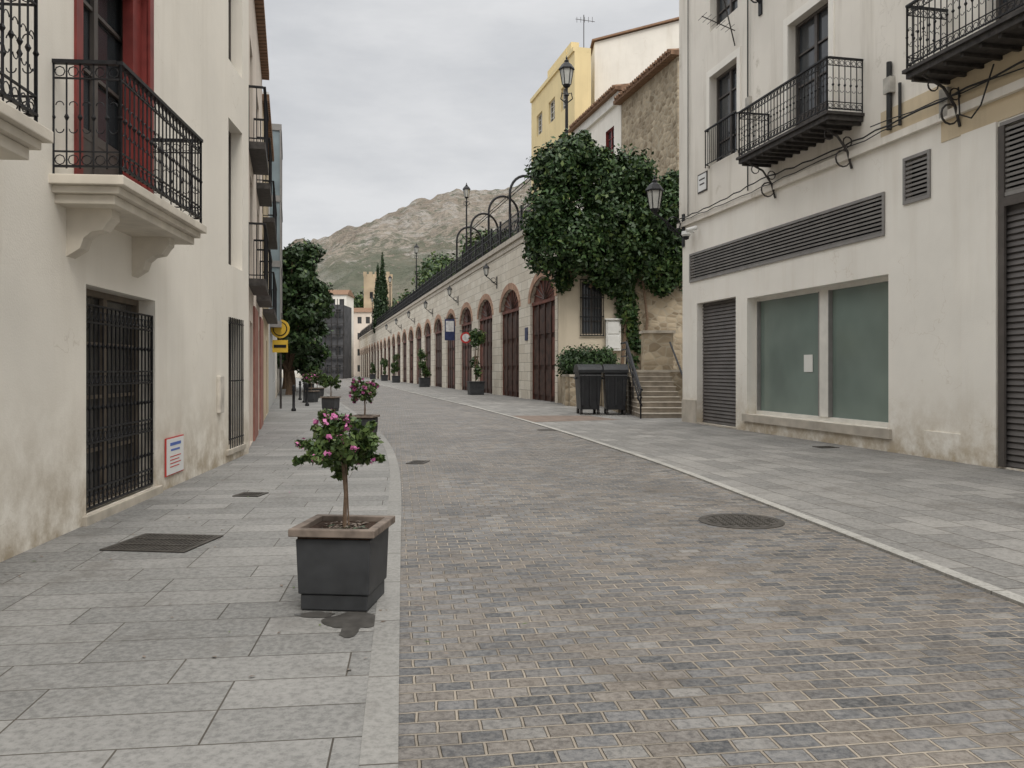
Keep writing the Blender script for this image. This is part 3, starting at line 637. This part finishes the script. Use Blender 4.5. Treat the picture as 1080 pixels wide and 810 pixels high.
for i in range(9):
    L_=(9-i)*.36; st.box((4.97,30.39-L_/2,.075+i*.17),(1.5,L_,.148),0); st.box((4.97,30.38-L_/2,.16+i*.17),(1.54,L_+.04,.03),1)
st.build(loc=(4.9,27,0))
st=MB('landing',[RUB,STONE]); st.box((6.4,34.7,.76),(5.0,8.5,1.52),0); st.box((6.4,34.72,1.56),(5.1,8.6,.08),1); st.build(loc=(6,34,0))
lw=MB('low_stone_wall',[RUB,STONE]); lw.box((3.2,36.2,.65),(1.35,.4,1.3),0); lw.box((3.2,36.2,1.35),(1.4,.5,.1),1); lw.box((2.55,37.95,.65),(.4,3.0,1.3),0); lw.box((2.55,37.96,1.35),(.5,2.98,.1),1); lw.build(loc=(3,36,0))
lw=MB('stone_pier',[RUB,STONE]); lw.box((5.6,32.0,2.3),(1.1,.8,1.4),0); lw.box((5.6,32.0,3.05),(1.25,.95,.1),1); lw.build(loc=(5.4,31,1.6))
h=MB('handrail',IRON)
x=4.17; yo=.55
h.tube([(x,26.3+yo,.0),(x,26.3+yo,1.0)],.03,0,6); h.tube([(x,29.6+yo,1.2),(x,29.6+yo,2.6)],.03,0,6); h.tube([(x,28+yo,.6),(x,28+yo,1.8)],.025,0,6)
for dz in (1.0,.75,.5): h.tube([(x,26.1+yo,dz-.05),(x,26.4+yo,dz),(x,29.6+yo,dz+1.6),(x,31+yo,dz+1.6)],.045 if dz==1.0 else .028,0,6)
h.tube([(x,26.1+yo,.95),(x-.15,26.0+yo,.7),(x,26.0+yo,.45)],.03,0,6)
h.tube([(5.75,26.6+yo,1.0),(5.75,29.6+yo,2.6)],.035,0,6); h.tube([(5.75,26.6+yo,.0),(5.75,26.6+yo,1.0)],.03,0,6)
h.build(loc=(x,27,0))
LEAF=leafmat('ivy_leaves',(.022,.055,.016),(.06,.11,.03)); LEAF2=leafmat('light_leaves',(.06,.10,.022),(.12,.17,.045))
LEAFD=leafmat('dark_tree_leaves',(.018,.04,.014),(.045,.08,.025)); LEAFB=leafmat('shrub_leaves',(.055,.10,.03),(.12,.17,.06),(.03,.06,.015))
FLOW=leafmat('pink_bracts',(.42,.09,.25),(.60,.22,.42),(.33,.07,.20))
leaves('hedge',[((3.2,36.6,1.95),(.95,.7,.65)),((2.7,37.6,1.9),(.6,.9,.6)),((4.1,37.2,2.0),(.6,.6,.6))],7000,.1,[LEAF,LEAFD],[.5,.5],loc=(3,36.5,1.3),shell=.2)
ivy=E('ivy_mass',(4.5,39,8))
bl=[((2.0,38.7,10.9),(1.15,1.2,1.1)),((2.9,38.9,11.5),(1.1,1.2,1.0)),((4.3,39.0,10.3),(1.7,1.2,1.5)),((1.75,38.5,8.9),(1.15,1.1,1.3)),((1.5,38.6,7.2),(.85,.9,1.1)),
    ((3.1,38.4,7.6),(1.5,1.1,1.5)),((4.9,38.5,8.2),(1.8,1.2,1.6)),((6.4,38.6,8.7),(1.4,1.1,1.4)),((6.6,38.8,7.0),(1.2,.8,1.2)),((4.6,38.8,6.4),(1.1,.8,.9)),((7.3,38.7,9.3),(.9,.9,1.1)),((5.6,38.9,10.7),(1.1,1.0,1.1)),
    ((5.4,39.2,4.6),(.5,.25,1.3)),((5.8,39.25,3.0),(.3,.2,1.3)),((5.0,39.2,5.7),(.9,.4,.7)),((7.2,39.1,5.9),(.9,.4,.8)),((2.4,39.3,6.0),(.5,.3,.7)),((3.9,38.6,11.4),(.8,.7,.5)),((7.7,38.9,7.4),(.8,.6,1.3)),((7.5,38.9,10.3),(.5,.5,.6)),((1.0,38.4,8.1),(.4,.4,.9)),((3.3,38.5,12.3),(.35,.4,.4))]
leaves('foliage',bl,56000,.15,[LEAF,LEAFD,LEAF2],[.55,.33,.12],ivy,shell=.45,gap=.34,gapf=1.5)
b=MB('ivy_stems',BARK)
for x in (2.6,3.7,5.2,6.2): b.tube([(x,39.3,1.5 if x>3.8 else 5.5),(x+.2,39.2,4 if x>3.8 else 6),(x-.15,39.1,7),(x+.3,39.2,9.5)],[.09,.07,.06,.03],0,6)
b.build(ivy)
# ------------------------------------------------------------------ waste containers
def container(x,y,rot):
    b=MB('waste_container',[BINP,IRON2]); ca,sa=math.cos(rot),math.sin(rot)
    def P(u,v,z): return (x+u*ca-v*sa,y+u*sa+v*ca,z)
    w=.40
    def hx(u0,u1,v0,v1,z0,z1,tp=0,m=0): b.hexa([P(u0+tp,v0+tp,z0),P(u1-tp,v0+tp,z0),P(u1-tp,v1-tp,z0),P(u0+tp,v1-tp,z0),P(u0,v0,z1),P(u1,v0,z1),P(u1,v1,z1),P(u0,v1,z1)],m)
    hx(-w,w,-.6,.6,.2,1.5,.07); hx(-w-.04,w+.04,-.66,.64,1.501,1.6)
    n=6
    for k in range(n):
        a0=math.pi*k/n;a1=math.pi*(k+1)/n
        v0,v1=-.62*math.cos(a0),-.62*math.cos(a1);h0,h1=1.601+.2*math.sin(a0),1.601+.2*math.sin(a1)
        b.hexa([P(-w-.03,v0,1.6),P(w+.03,v0,1.6),P(w+.03,v1,1.6),P(-w-.03,v1,1.6),P(-w-.03,v0,h0),P(w+.03,v0,h0),P(w+.03,v1,h1),P(-w-.03,v1,h1)],0)
    for u in (-.27,0,.27): hx(u-.03,u+.03,-.63,-.55,.35,1.45,0)
    b.tube([P(-w,-.72,1.4),P(w,-.72,1.4)],.025,0,6)
    for u in (-w-.05,w+.05): b.tube([P(u,-.2,1.3),P(u,.2,1.3)],.04,0,8)
    for u in (-.3,.3):
        for v in (-.42,.42): b.tube([P(u-.04,v,.11),P(u+.04,v,.11)],.11,1,10); b.tube([P(u,v,.11),P(u,v,.25)],.03,1,6)
    b.build(loc=(x,y,0),bevel=.015)
container(2.72,29.7,.06); container(3.66,29.55,-.04)

# ------------------------------------------------------------------ upper town
def rowhouse(name,a0,a1,z1,wall,holes,depth=10,tile=True,over=.45,z0=9,rise=1.0):
    e=E(name,FU((a0+a1)/2,0,z0)); facade(e,FU,a0,a1,z0,z1,holes,wall,depth)
    b=MB('roof',TERRA if tile else wall)
    if tile:
        b.hexa([FU(a0-.2,over,z1+.003),FU(a1+.2,over,z1+.003),FU(a1+.2,-depth,z1+.003),FU(a0-.2,-depth,z1+.003),FU(a0-.2,over,z1+.2),FU(a1+.2,over,z1+.2),FU(a1+.2,-depth,z1+rise),FU(a0-.2,-depth,z1+rise)])
        for i in range(int((a1-a0)/.3)):
            a=a0+i*.3; b.tube([FU(a,over+.1,z1+.22),FU(a,over-2,z1+.22+(rise-.2)*2/(depth+over))],.1,0,6)
    else: b.fbox(FU,a0,a1,-depth,.12,z1+.003,z1+.3)
    b.build(e); return e
rowhouse('rubble_stone_house',41.5,49.0,17.3,RUB,[],5)
e=rowhouse('cream_tiled_house',49.05,57.6,18.1,WHITE,[dict(a=(50.2,51.6),z=(14.2,16.4),d=.2,k='win',fm=REDP,rev=REDP),dict(a=(53.6,55.1),z=(14.0,16.3),d=.2,k='win',fm=REDP,rev=REDP)],4)
b=MB('cornice',WFRAME); b.fbox(FU,49.05,57.6,0,.2,17.5,18.09); b.build(e)
e=rowhouse('yellow_apartment_house',57.7,69,23.8,YELLOW,[dict(a=(a,a+1.6),z=(z,z+1.7),d=.25,k='win',fm=WFRAME) for a in (59.2,62.4,65.8) for z in (13.5,17,20.5)],1.2,False)
b=MB('roof_terrace_walls',YELLOW); b.fbox(FU,60,66,-1.1,-.5,24.1,25.4); b.fbox(FU,61,62.2,-.51,-.45,24.4,25.3); b.build(e)
FXW=FrX(59.2)
e=E('white_apartment_block',(9,62,9)); facade(e,FXW,5.9,16,9,24.3,[dict(a=(7.4,8.2),z=(20.6,22.0),d=.2,k='win'),dict(a=(12,12.9),z=(20.2,21.6),d=.2,k='win')],WHITE,6)
b=MB('mono_pitch_roof',[WHITE,TERRA]); b.hexa([(5.9,59.201,24.301),(16,59.201,24.301),(16,65,24.301),(5.9,65,24.301),(5.9,59.201,25.0),(16,59.201,27.6),(16,65,27.6),(5.9,65,25.0)],0)
b.hexa([(5.7,59.0,25.02),(16,59.0,27.65),(16,65,27.65),(5.7,65,25.02),(5.7,59.0,25.15),(16,59.0,27.8),(16,65,27.8),(5.7,65,25.15)],1); b.build(e)
s=MB('tv_antenna',IRON2); s.tube([(5.2,60,24),(5.2,60,27.3)],.03,0,4); s.tube([(4.6,60,27.0),(6.0,60,26.8)],.02,0,4)
for i in range(5): s.tube([(4.7+i*.28,60,26.75),(4.7+i*.28,60,27.15)],.014,0,4)
s.build(loc=(4.6,60,25))
bl=[]
for i in range(16):
    a=74+i*6+random.uniform(-1,1); p=FW(a,-4-random.random()*3,11.4+random.uniform(-.6,1.6)); bl.append((tuple(p),(2.4,2.4,1.9)))
for a,h_ in ((112,14.5),(118,16),(125,15.5),(84,13.5),(78,12.6)):
    p=FW(a,-7,h_); bl.append((tuple(p),(3,3,2.2)))
leaves('terrace_trees',bl,26000,.36,[LEAFD,LEAF2,LEAF],[.25,.45,.3],loc=(-10,90,9),shell=.3,gap=.4,gapf=.5)
# ------------------------------------------------------------------ street trees
def tree(name,x,y,z,h,r,n,ls,mats,probs,seed,t0=.24):
    rnd=random.Random(seed); e=E(name,(x,y,z)); b=MB('trunk',BARK); bl=[]
    th=h*t0
    b.tube([(x,y,z-.05),(x+.05,y,z+th*.5),(x-.05,y+.05,z+th)],[r*.10,r*.075,r*.06],0,8)
    for i in range(26):
        an=i*2.4+rnd.uniform(-.4,.4); zt=(i+.5)/26; rr=r*(.95-.75*abs(zt-.42))*(.5+.5*rnd.random()); zz=z+th+(h-th)*(.03+.9*zt)
        q=(x+rr*math.cos(an),y+rr*math.sin(an),zz); b.tube([(x-.05,y+.05,z+th),(x+rr*.4*math.cos(an),y+rr*.4*math.sin(an),z+th+(zz-z-th)*.6),q],[r*.045,r*.03,r*.012],0,5)
        k=r*(.2+.22*rnd.random()); bl.append((q,(k*1.1,k*1.1,k*.75)))
    bl.append(((x,y,z+h*.55),(r*.6,r*.6,r*1.0)))
    b.build(e); leaves('crown',bl,n,ls,mats,probs,e,shell=.2,gap=.28,gapf=1.1); return e
tree('street_tree',-14.0,52,0,10.1,2.5,24000,.22,[LEAFD,LEAF,LEAF2],[.68,.27,.05],3,.14)
tree('street_tree',-18.6,68,0,11.2,3.0,11000,.3,[LEAFD,LEAF],[.7,.3],5,.18)
tree('street_tree',-15.9,60,0,10.2,2.6,14000,.26,[LEAFD,LEAF],[.7,.3],8,.16)
for x,y,h_,w in ((-23.4,150,22.0,1.15),(-24.6,152,20.3,.9)):
    e=E('cypress_tree',(x,y,8)); b=MB('trunk',BARK); b.tube([(x,y,8),(x,y,h_-2)],[.25,.06],0,6); b.build(e)
    bl=[((x+random.uniform(-.1,.1),y,9.5+(h_-10)*t),(w*max(.18,(1-t**2.2)),w*max(.18,(1-t**2.2)),1.5)) for t in np.linspace(0,1,9)]
    leaves('crown',bl,5200,.3,[LEAFD],None,e,shell=.3,upb=3)
# ------------------------------------------------------------------ distant buildings
def block(name,x0,x1,y,z0,z1,wall,depth=8,nw=2,nz=3,roof=True,ww=1.0):
    fr=FrX(y); e=E(name,((x0+x1)/2,y,z0)); H=[]
    for i in range(nw):
        for j in range(nz):
            ca=x0+(x1-x0)*(i+.5)/nw; cz=z0+(z1-z0)*(j+.5)/nz; H.append(dict(a=(ca-ww/2,ca+ww/2),z=(cz-.8,cz+.8),d=.25,k='win'))
    facade(e,fr,x0,x1,z0,z1,H,wall,depth)
    if roof:
        b=MB('roof',TERRA); b.hexa([(x0-.3,y-.3,z1+.003),(x1+.3,y-.3,z1+.003),(x1+.3,y+depth,z1+.003),(x0-.3,y+depth,z1+.003),(x0-.1,y+depth*.4,z1+1.3),(x1+.1,y+depth*.4,z1+1.3),(x1+.1,y+depth*.6,z1+1.3),(x0-.1,y+depth*.6,z1+1.3)]); b.build(e)
    return e
NET=simple('scaffold_netting',(.10,.10,.105),.9,0,.3,.8)
e=block('netted_building',-35.6,-30.6,150,0,13.4,NET,8,3,4,False)
b=MB('scaffold',IRON2)
for x in np.linspace(-35.8,-30.4,6): b.tube([(x,149.4,0),(x,149.4,14.4)],.06,0,4)
for z in range(2,14,2): b.box((-33.1,149.4,z),(5.6,.5,.08))
b.build(e)
block('white_townhouse',-40,-34.4,172,0,17.2,WHITE,8,3,5)
block('white_townhouse',-39.8,-33.8,200,0,15.5,PINK,8,3,4)
block('pale_townhouse',-46,-40.5,165,0,9.5,WHITE,8,2,3)
block('ochre_townhouse',-37.5,-32.6,215,0,19.0,OCHRE,8,2,5)
block('pale_townhouse',-62,-46.6,175,0,8.2,CREAM,8,5,2)
block('pale_townhouse',-33,-29,235,8,20,WHITE,8,2,3)
t=E('stone_tower',(-34.6,210,5)); b=MB('walls',[simple('tower_stone',(.45,.36,.25),.9,0,.2,.3,bmp=.3),IRON])
b.box((-34.4,213,15),(6.3,6.3,20.5),0)
for i in range(5):
    for yy in (209.9+.3,216.1-.3): b.box((-37.3+i*1.45,yy,25.85),(.8,.55,1.2),0)
b.box((-35.6,209.83,20.5),(.8,.06,1.6),1); b.box((-33.0,209.83,20.5),(.8,.06,1.6),1); b.box((-34.4,209.83,15),(.7,.06,1.5),1); b.build(t)
# ------------------------------------------------------------------ hill
def hillmat():
    m,nt,b=base('hill_rock_scrub_haze_tint',.95,0,.03); p=pos(nt)
    c=mixc(nt,mr(nt,noi(nt,p,.012,5,.7),.42,.58),(.215,.165,.115),(.31,.26,.20))
    c=mixc(nt,mr(nt,noi(nt,p,.035,7,.78,(1,.5,1.6)),.50,.57,0,.8),c,(.39,.36,.32))
    c=mixc(nt,mr(nt,noi(nt,p,.12,5,.8),.50,.58,0,.65),c,(.145,.125,.095))
    sx=nd(nt,'ShaderNodeSeparateXYZ'); nt.links.new(p,sx.inputs[0])
    th=mr(nt,sx.outputs[2],25,130,.72,.44)
    sc=math_(nt,'LESS_THAN',noi(nt,p,.10,6,.8),th)
    sc=math_(nt,'MULTIPLY',sc,mr(nt,noi(nt,p,.015,3),.4,.6,.5,.92))
    c=mixc(nt,sc,c,(.075,.085,.04))
    c=mixc(nt,.13,c,(.48,.50,.53))  # distance haze painted in: pale blue-grey mixed evenly into the hill colour
    nt.links.new(c,b.inputs['Base Color']); bump(nt,b,noi(nt,p,.06,6,.75),1.0,12); return m
rx=[-900,-500,-330,-270,-235,-211,-180,-144,-120,-103,-80,-62,-40,-20,0,20,60,200,500,900]
rz=[40,60,90,118,136,146,153,168,178,186,190,195,196,197,203,213,222,215,190,120]
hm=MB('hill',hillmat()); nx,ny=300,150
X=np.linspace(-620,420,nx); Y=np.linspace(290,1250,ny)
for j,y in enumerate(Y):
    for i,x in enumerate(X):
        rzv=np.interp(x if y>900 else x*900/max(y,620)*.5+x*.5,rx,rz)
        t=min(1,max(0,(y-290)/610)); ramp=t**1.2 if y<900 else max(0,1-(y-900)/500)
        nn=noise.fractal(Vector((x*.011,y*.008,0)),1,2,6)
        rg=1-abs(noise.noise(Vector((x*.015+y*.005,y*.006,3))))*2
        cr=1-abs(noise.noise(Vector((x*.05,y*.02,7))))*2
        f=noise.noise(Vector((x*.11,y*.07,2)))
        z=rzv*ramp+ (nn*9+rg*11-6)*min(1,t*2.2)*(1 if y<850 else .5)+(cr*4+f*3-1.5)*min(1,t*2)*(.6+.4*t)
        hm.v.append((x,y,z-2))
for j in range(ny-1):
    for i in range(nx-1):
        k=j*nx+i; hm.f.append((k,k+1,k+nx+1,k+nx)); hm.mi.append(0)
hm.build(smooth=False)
bl=[]
for i in range(70):
    y=random.uniform(240,330); x=random.uniform(-.27,-.05)*y; bl.append(((x,y,random.uniform(4,12)+(y-240)*.22),(5,5,4)))
leaves('distant_trees',bl,24000,.9,[LEAFD,LEAF2],[.6,.4],loc=(-60,280,0),shell=.3,gap=.4,gapf=.15)
# ------------------------------------------------------------------ planters
def planter(x,y,rot,w,hgt,crown,seed,flowers=.06,n=2600,ls=.04,z=.036,name='planter_with_shrub'):
    e=E(name,(x,y,z)); b=MB('planter_box',POT)
    b.box((x,y,z+.05),(w*.90,w*.90,.1),0,rot); b.box((x,y,z+.1+(hgt-.15)/2),(w,w,hgt-.16),0,rot,.95)
    b.build(e,bevel=.008)
    r=MB('rim',RIM); rw_=w*.12; ww=w*1.15; ca,sa=math.cos(rot),math.sin(rot)
    for u,v,sx,sy in ((0,-ww/2+rw_/2,ww,rw_),(0,ww/2-rw_/2,ww,rw_),(-ww/2+rw_/2,0,rw_,ww-2*rw_-.004),(ww/2-rw_/2,0,rw_,ww-2*rw_-.004)):
        r.box((x+u*ca-v*sa,y+u*sa+v*ca,z+hgt-.01),(sx,sy,.05),0,rot)
    r.build(e,bevel=.006)
    s=MB('soil',SOIL); s.box((x,y,z+hgt-.05),(w*.96,w*.96,.06),0,rot); s.build(e)
    leaves('litter',[((x,y,z+hgt-.012),(w*.4,w*.4,.008))],90,.03,[RIM,LEAFD],[.7,.3],e,shell=.1,flat=True)
    cz,cr=crown; t=MB('stem',BARK); rnd=random.Random(seed)
    t.tube([(x,y,z+hgt-.06),(x+.012,y,z+hgt+(cz-hgt)*.4),(x-.012,y+.01,z+cz-cr*.3)],[.015,.013,.011] if w<.7 else .03,0,7)
    t.tube([(x+.03,y+.02,z+hgt-.06),(x+.01,y+.015,z+cz-cr*.4)],.006,0,5)
    bl=[]; tips=[]; X0=x-.03
    for i in range(26):
        d=Vector((rnd.gauss(0,1),rnd.gauss(0,1),rnd.gauss(0,.75))).normalized()*cr*rnd.uniform(.4,.9)
        q=(X0+d.x*1.05,y+d.y,z+cz+d.z*.8); k=cr*rnd.uniform(.2,.36); bl.append((q,(k,k,k*.8)))
        t.tube([(x-.012,y+.01,z+cz-cr*.35),((x+q[0])/2,(y+q[1])/2,z+cz-.05*cr),q],[.007,.005,.003],0,5)
    for i in range(22):
        d=Vector((rnd.gauss(-.1,1),rnd.gauss(0,1),rnd.gauss(.25,.8))).normalized()
        for k in range(4):
            q=(X0+d.x*cr*(.8+.11*k),y+d.y*cr*(.8+.11*k),z+cz+d.z*cr*.85*(.8+.12*k)); bl.append((q,(cr*.09,)*3,cr*cr*.03))
        t.tube([(x+d.x*cr*.3,y+d.y*cr*.3,z+cz+d.z*cr*.25),q],.0025,0,4); tips.append(q)
    bl.append(((X0,y,z+cz),(cr*.6,cr*.6,cr*.5))); t.build(e)
    leaves('foliage',bl,n,ls,[LEAFB,LEAF,LEAF2],[.45,.12,.43],e,shell=.1)
    if flowers:
        fb=[(q,(cr*.10,cr*.10,cr*.09)) for q in tips[::2]]
        for i in range(18):
            d=Vector((rnd.gauss(-.35,1),rnd.gauss(0,1)-.5,rnd.gauss(.35,.7))).normalized()*cr*rnd.uniform(.85,1.05)
            fb.append(((X0+d.x,y+d.y,z+cz+d.z*.85),(cr*.10,cr*.10,cr*.09)))
        leaves('flowers',fb,int(n*flowers),ls*.85,[FLOW],None,e,shell=.1,elong=1.2)
    return e
planter(-1.135,5.60,-.1,.495,.52,(1.03,.26),1,.075,4600,.031)
leaves('fallen_leaves',[((-1.3,5.2,.037),(1.5,1.6,.001)),((-3.3,8.5,.037),(1.0,3.5,.001)),((-3.6,13,.037),(1.2,3,.001))],110,.022,[RIM,FLOW,LEAF2],[.8,.05,.15],loc=(-2,7,.03),shell=.05,flat=True)
planter(-3.42,19.2,-.15,.50,.50,(1.08,.32),2,.45,1700,.05)
planter(-6.85,31.3,-.2,.52,.54,(1.1,.36),3,0,1300,.07)
planter(-10.9,46.3,-.2,.6,.55,(1.2,.42),4,0,900,.09)
planter(-15.2,62,-.2,.6,.55,(1.2,.42),5,.1,900,.09)
planter(-9.7,40,-.2,.55,.55,(1.1,.36),6,.1,900,.09)
def tallplanter(a,hh,seed,w=.95):
    p=FW(a,1.3,0); x,y=p.x,p.y; e=E('planter_with_climber',(x,y,.02)); b=MB('planter_box',POT); b.box((x,y,.42),(w,w,.8),0,.24,.92); b.box((x,y,.84),(w*1.1,w*1.1,.06),0,.24); b.build(e)
    t=MB('stems',BARK); rnd=random.Random(seed); bl=[]
    for i in range(5):
        dx=rnd.uniform(-.35,.35); t.tube([(x,y,.8),(x+dx*.5,y,hh*.5),(x+dx,y+.1,hh*.92)],[.03,.02,.012],0,5)
    for i in range(9): bl.append(((x+rnd.uniform(-.35,.35),y+rnd.uniform(-.3,.3),1.2+(hh-1.5)*rnd.random()),(.26,.26,.4)))
    t.build(e); leaves('foliage',bl,1100,.13,[LEAF,LEAF2],[.6,.4],e,shell=.2)
for i,(a,hh) in enumerate(((52.7,4.3),(76.5,3.6),(102,3.6),(118,3.2),(140,3))): tallplanter(a,hh,i)
# ------------------------------------------------------------------ signs, bollards
YEL=simple('sign_yellow',(.62,.40,.05),.5,0,.1,3)
s=MB('traffic_sign',[IRON2,YEL,IRON]); x,y=-9.35,33.5
s.tube([(x,y,0),(x,y,3.9)],.045,0,8)
for z in (3.25,):
    s.tube([(x,y-.06,z),(x,y-.1,z)],.38,1,24); s.tube([(x,y-.101,z),(x,y-.115,z)],.29,2,24); s.tube([(x,y-.116,z),(x,y-.125,z)],.25,1,24)
s.box((x,y-.08,2.55),(.62,.03,.5),1); s.box((x,y-.1,2.55),(.5,.02,.12),2); s.build(loc=(x,y,0))
for (x,y) in ((-8.9,36),(-9.9,39.5),(-11,43),(-8.3,31.5)):
    s=MB('bollard',[IRON]); s.lathe((x,y,.03),[(.09,0),(.09,.08),(.055,.12),(.05,.75),(.075,.8),(.05,.86),(.07,.93),(.03,1.0)],0,10); s.build(loc=(x,y,0),smooth=True)
def hangsign(name,fr,a,z,w,h_,m1,m2,round_=False):
    s=MB(name,[IRON,m1,m2]); s.tube([fr(a,0,z+h_/2+.08),fr(a,w+.3,z+h_/2+.08)],.03,0,5)
    c=fr(a,.25+w/2,z)
    if round_: s.tube([c-fr.u*.04,c+fr.u*.04],w/2,1,20); s.tube([c-fr.u*.06,c-fr.u*.041],w/2*.7,2,20)
    else: s.fbox(fr,a-.05,a+.05,.25,.25+w,z-h_/2,z+h_/2,1); s.fbox(fr,a-.06,a-.051,.33,.17+w,z-.15,z+h_/2-.15,2)
    s.build(loc=c)
SB=simple('sign_dark_blue',(.03,.04,.10),.4); SW=simple('sign_pale',(.6,.6,.6),.4); SR=simple('sign_red2',(.45,.04,.04),.4)
hangsign('shop_sign',FW,66.4,4.8,.8,1.7,SB,SW); hangsign('shop_sign',FW,59.5,3.9,.8,.8,SR,SW,True)
s=MB('wall_plaque',[SB]); s.fbox(FW,44.9,45.4,.0,.05,3.2,3.9); s.build(loc=FW(45.2,0,3.5))
# ------------------------------------------------------------------ ironwork in the ground
CAST=simple('cast_iron',(.075,.068,.06),.6,.4,.3,12)
def grate(x,y,w,d,rot,z,n):
    s=MB('drain_grate',[CAST,IRON]); ca,sa=math.cos(rot),math.sin(rot)
    s.box((x,y,z+.002),(w,d,.004),1,rot)
    def bx(u,v,sx,sy): s.box((x+u*ca-v*sa,y+u*sa+v*ca,z+.008),(sx,sy,.008),0,rot)
    bx(0,-d/2+.02,w,.04);bx(0,d/2-.02,w,.04);bx(-w/2+.02,0,.04,d-.081);bx(w/2-.02,0,.04,d-.081)
    for i in range(n): bx(-w/2+.04+(w-.08)*(i+.5)/n,0,(w-.08)/n*.55,d-.085)
    for v in (-d/6,d/6): s.box((x-v*sa,y+v*ca,z+.0145),(w-.09,.03,.004),0,rot)
    s.build(loc=(x,y,z))
grate(-3.15,7.5,.78,.72,-.12,.03,18); grate(-3.28,10.4,.33,.33,-.12,.03,8); grate(-1.62,14.3,.3,.5,-.15,.0,8)
grate(6.4,16.9,.4,.35,.2,.018,8)
s=MB('manhole_cover',[CAST,IRON,STONE]); x,y=2.42,8.75
s.lathe((x,y,.001),[(.44,0),(.44,.006),(.37,.006),(.37,.002)],0,40); s.lathe((x,y,.001),[(.355,0),(.355,.005)],0,40)
for i in range(-4,5):
    for j in range(-4,5):
        if math.hypot(i,j)<4.3: s.box((x+i*.075,y+j*.075,.009),(.045,.045,.006),0,.78)
s.build(loc=(x,y,0))
s=MB('manhole_cover',[CAST]); x,y=1.0,22; s.lathe((x,y,.001),[(.35,0),(.35,.006),(.3,.004)],0,30); s.build(loc=(x,y,0))
s=MB('manhole_cover',[CAST]); x,y=-2.9,14.5; s.box((x,y,.034),(.5,.5,.006),0,-.1); s.build(loc=(x,y,0))
# ------------------------------------------------------------------ light, world, camera
w=bpy.data.worlds.new('World'); SC.world=w; w.use_nodes=True; nt=w.node_tree; bg=nt.nodes['Background']; bg.inputs[1].default_value=.1
SUN_EL=math.radians(52); SUN_AZ=math.radians(160)
sk=nd(nt,'ShaderNodeTexSky',sky_type='NISHITA',sun_disc=False); sk.sun_elevation=SUN_EL; sk.sun_rotation=SUN_AZ; sk.dust_density=3
tc=nd(nt,'ShaderNodeTexCoord'); sx=nd(nt,'ShaderNodeSeparateXYZ'); nt.links.new(tc.outputs['Generated'],sx.inputs[0])
cl=noi(nt,tc.outputs['Generated'],2.2,6,.52,(1,1,3.2)); cl2=noi(nt,tc.outputs['Generated'],5.5,5,.6,(1,1,3.0))
cc=math_(nt,'ADD',math_(nt,'MULTIPLY',cl,.7),math_(nt,'MULTIPLY',cl2,.3))
rp=nd(nt,'ShaderNodeValToRGB'); nt.links.new(cc,rp.inputs[0]); els=rp.color_ramp.elements
els[0].position=.38; els[0].color=(.58,.595,.62,1); els[1].position=.60; els[1].color=(.80,.805,.815,1)
zf=mr(nt,sx.outputs[2],.40,1,9.5,38.0)
sv=nd(nt,'ShaderNodeVectorMath',operation='SCALE'); nt.links.new(rp.outputs[0],sv.inputs[0]); nt.links.new(zf,sv.inputs['Scale'])
warm=mixc(nt,mr(nt,sx.outputs[2],.4,.7),(1,1,1),(1.0,.985,.95))
sm=nd(nt,'ShaderNodeVectorMath',operation='MULTIPLY'); nt.links.new(sv.outputs[0],sm.inputs[0]); nt.links.new(warm,sm.inputs[1])
nt.links.new(mixc(nt,.94,sk.outputs[0],sm.outputs[0]),bg.inputs[0])
L=bpy.data.lights.new('sun','SUN'); L.energy=1.5; L.angle=math.radians(22); L.color=(1,.95,.87); lo=bpy.data.objects.new('sun',L); SC.collection.objects.link(lo)
dr_=Vector((math.sin(SUN_AZ)*math.cos(SUN_EL),math.cos(SUN_AZ)*math.cos(SUN_EL),math.sin(SUN_EL)))
lo.rotation_euler=dr_.to_track_quat('Z','Y').to_euler(); lo.location=(0,-10,30)
cam=bpy.data.cameras.new('camera'); co=bpy.data.objects.new('camera',cam); SC.collection.objects.link(co)
co.location=(0,0,1.6); co.rotation_euler=(math.radians(90),0,0); cam.sensor_width=36; cam.lens=29.13; cam.shift_y=-15/1080; cam.clip_end=6000; SC.camera=co
SC.view_settings.view_transform='Standard'; SC.view_settings.look='None'; SC.view_settings.exposure=0
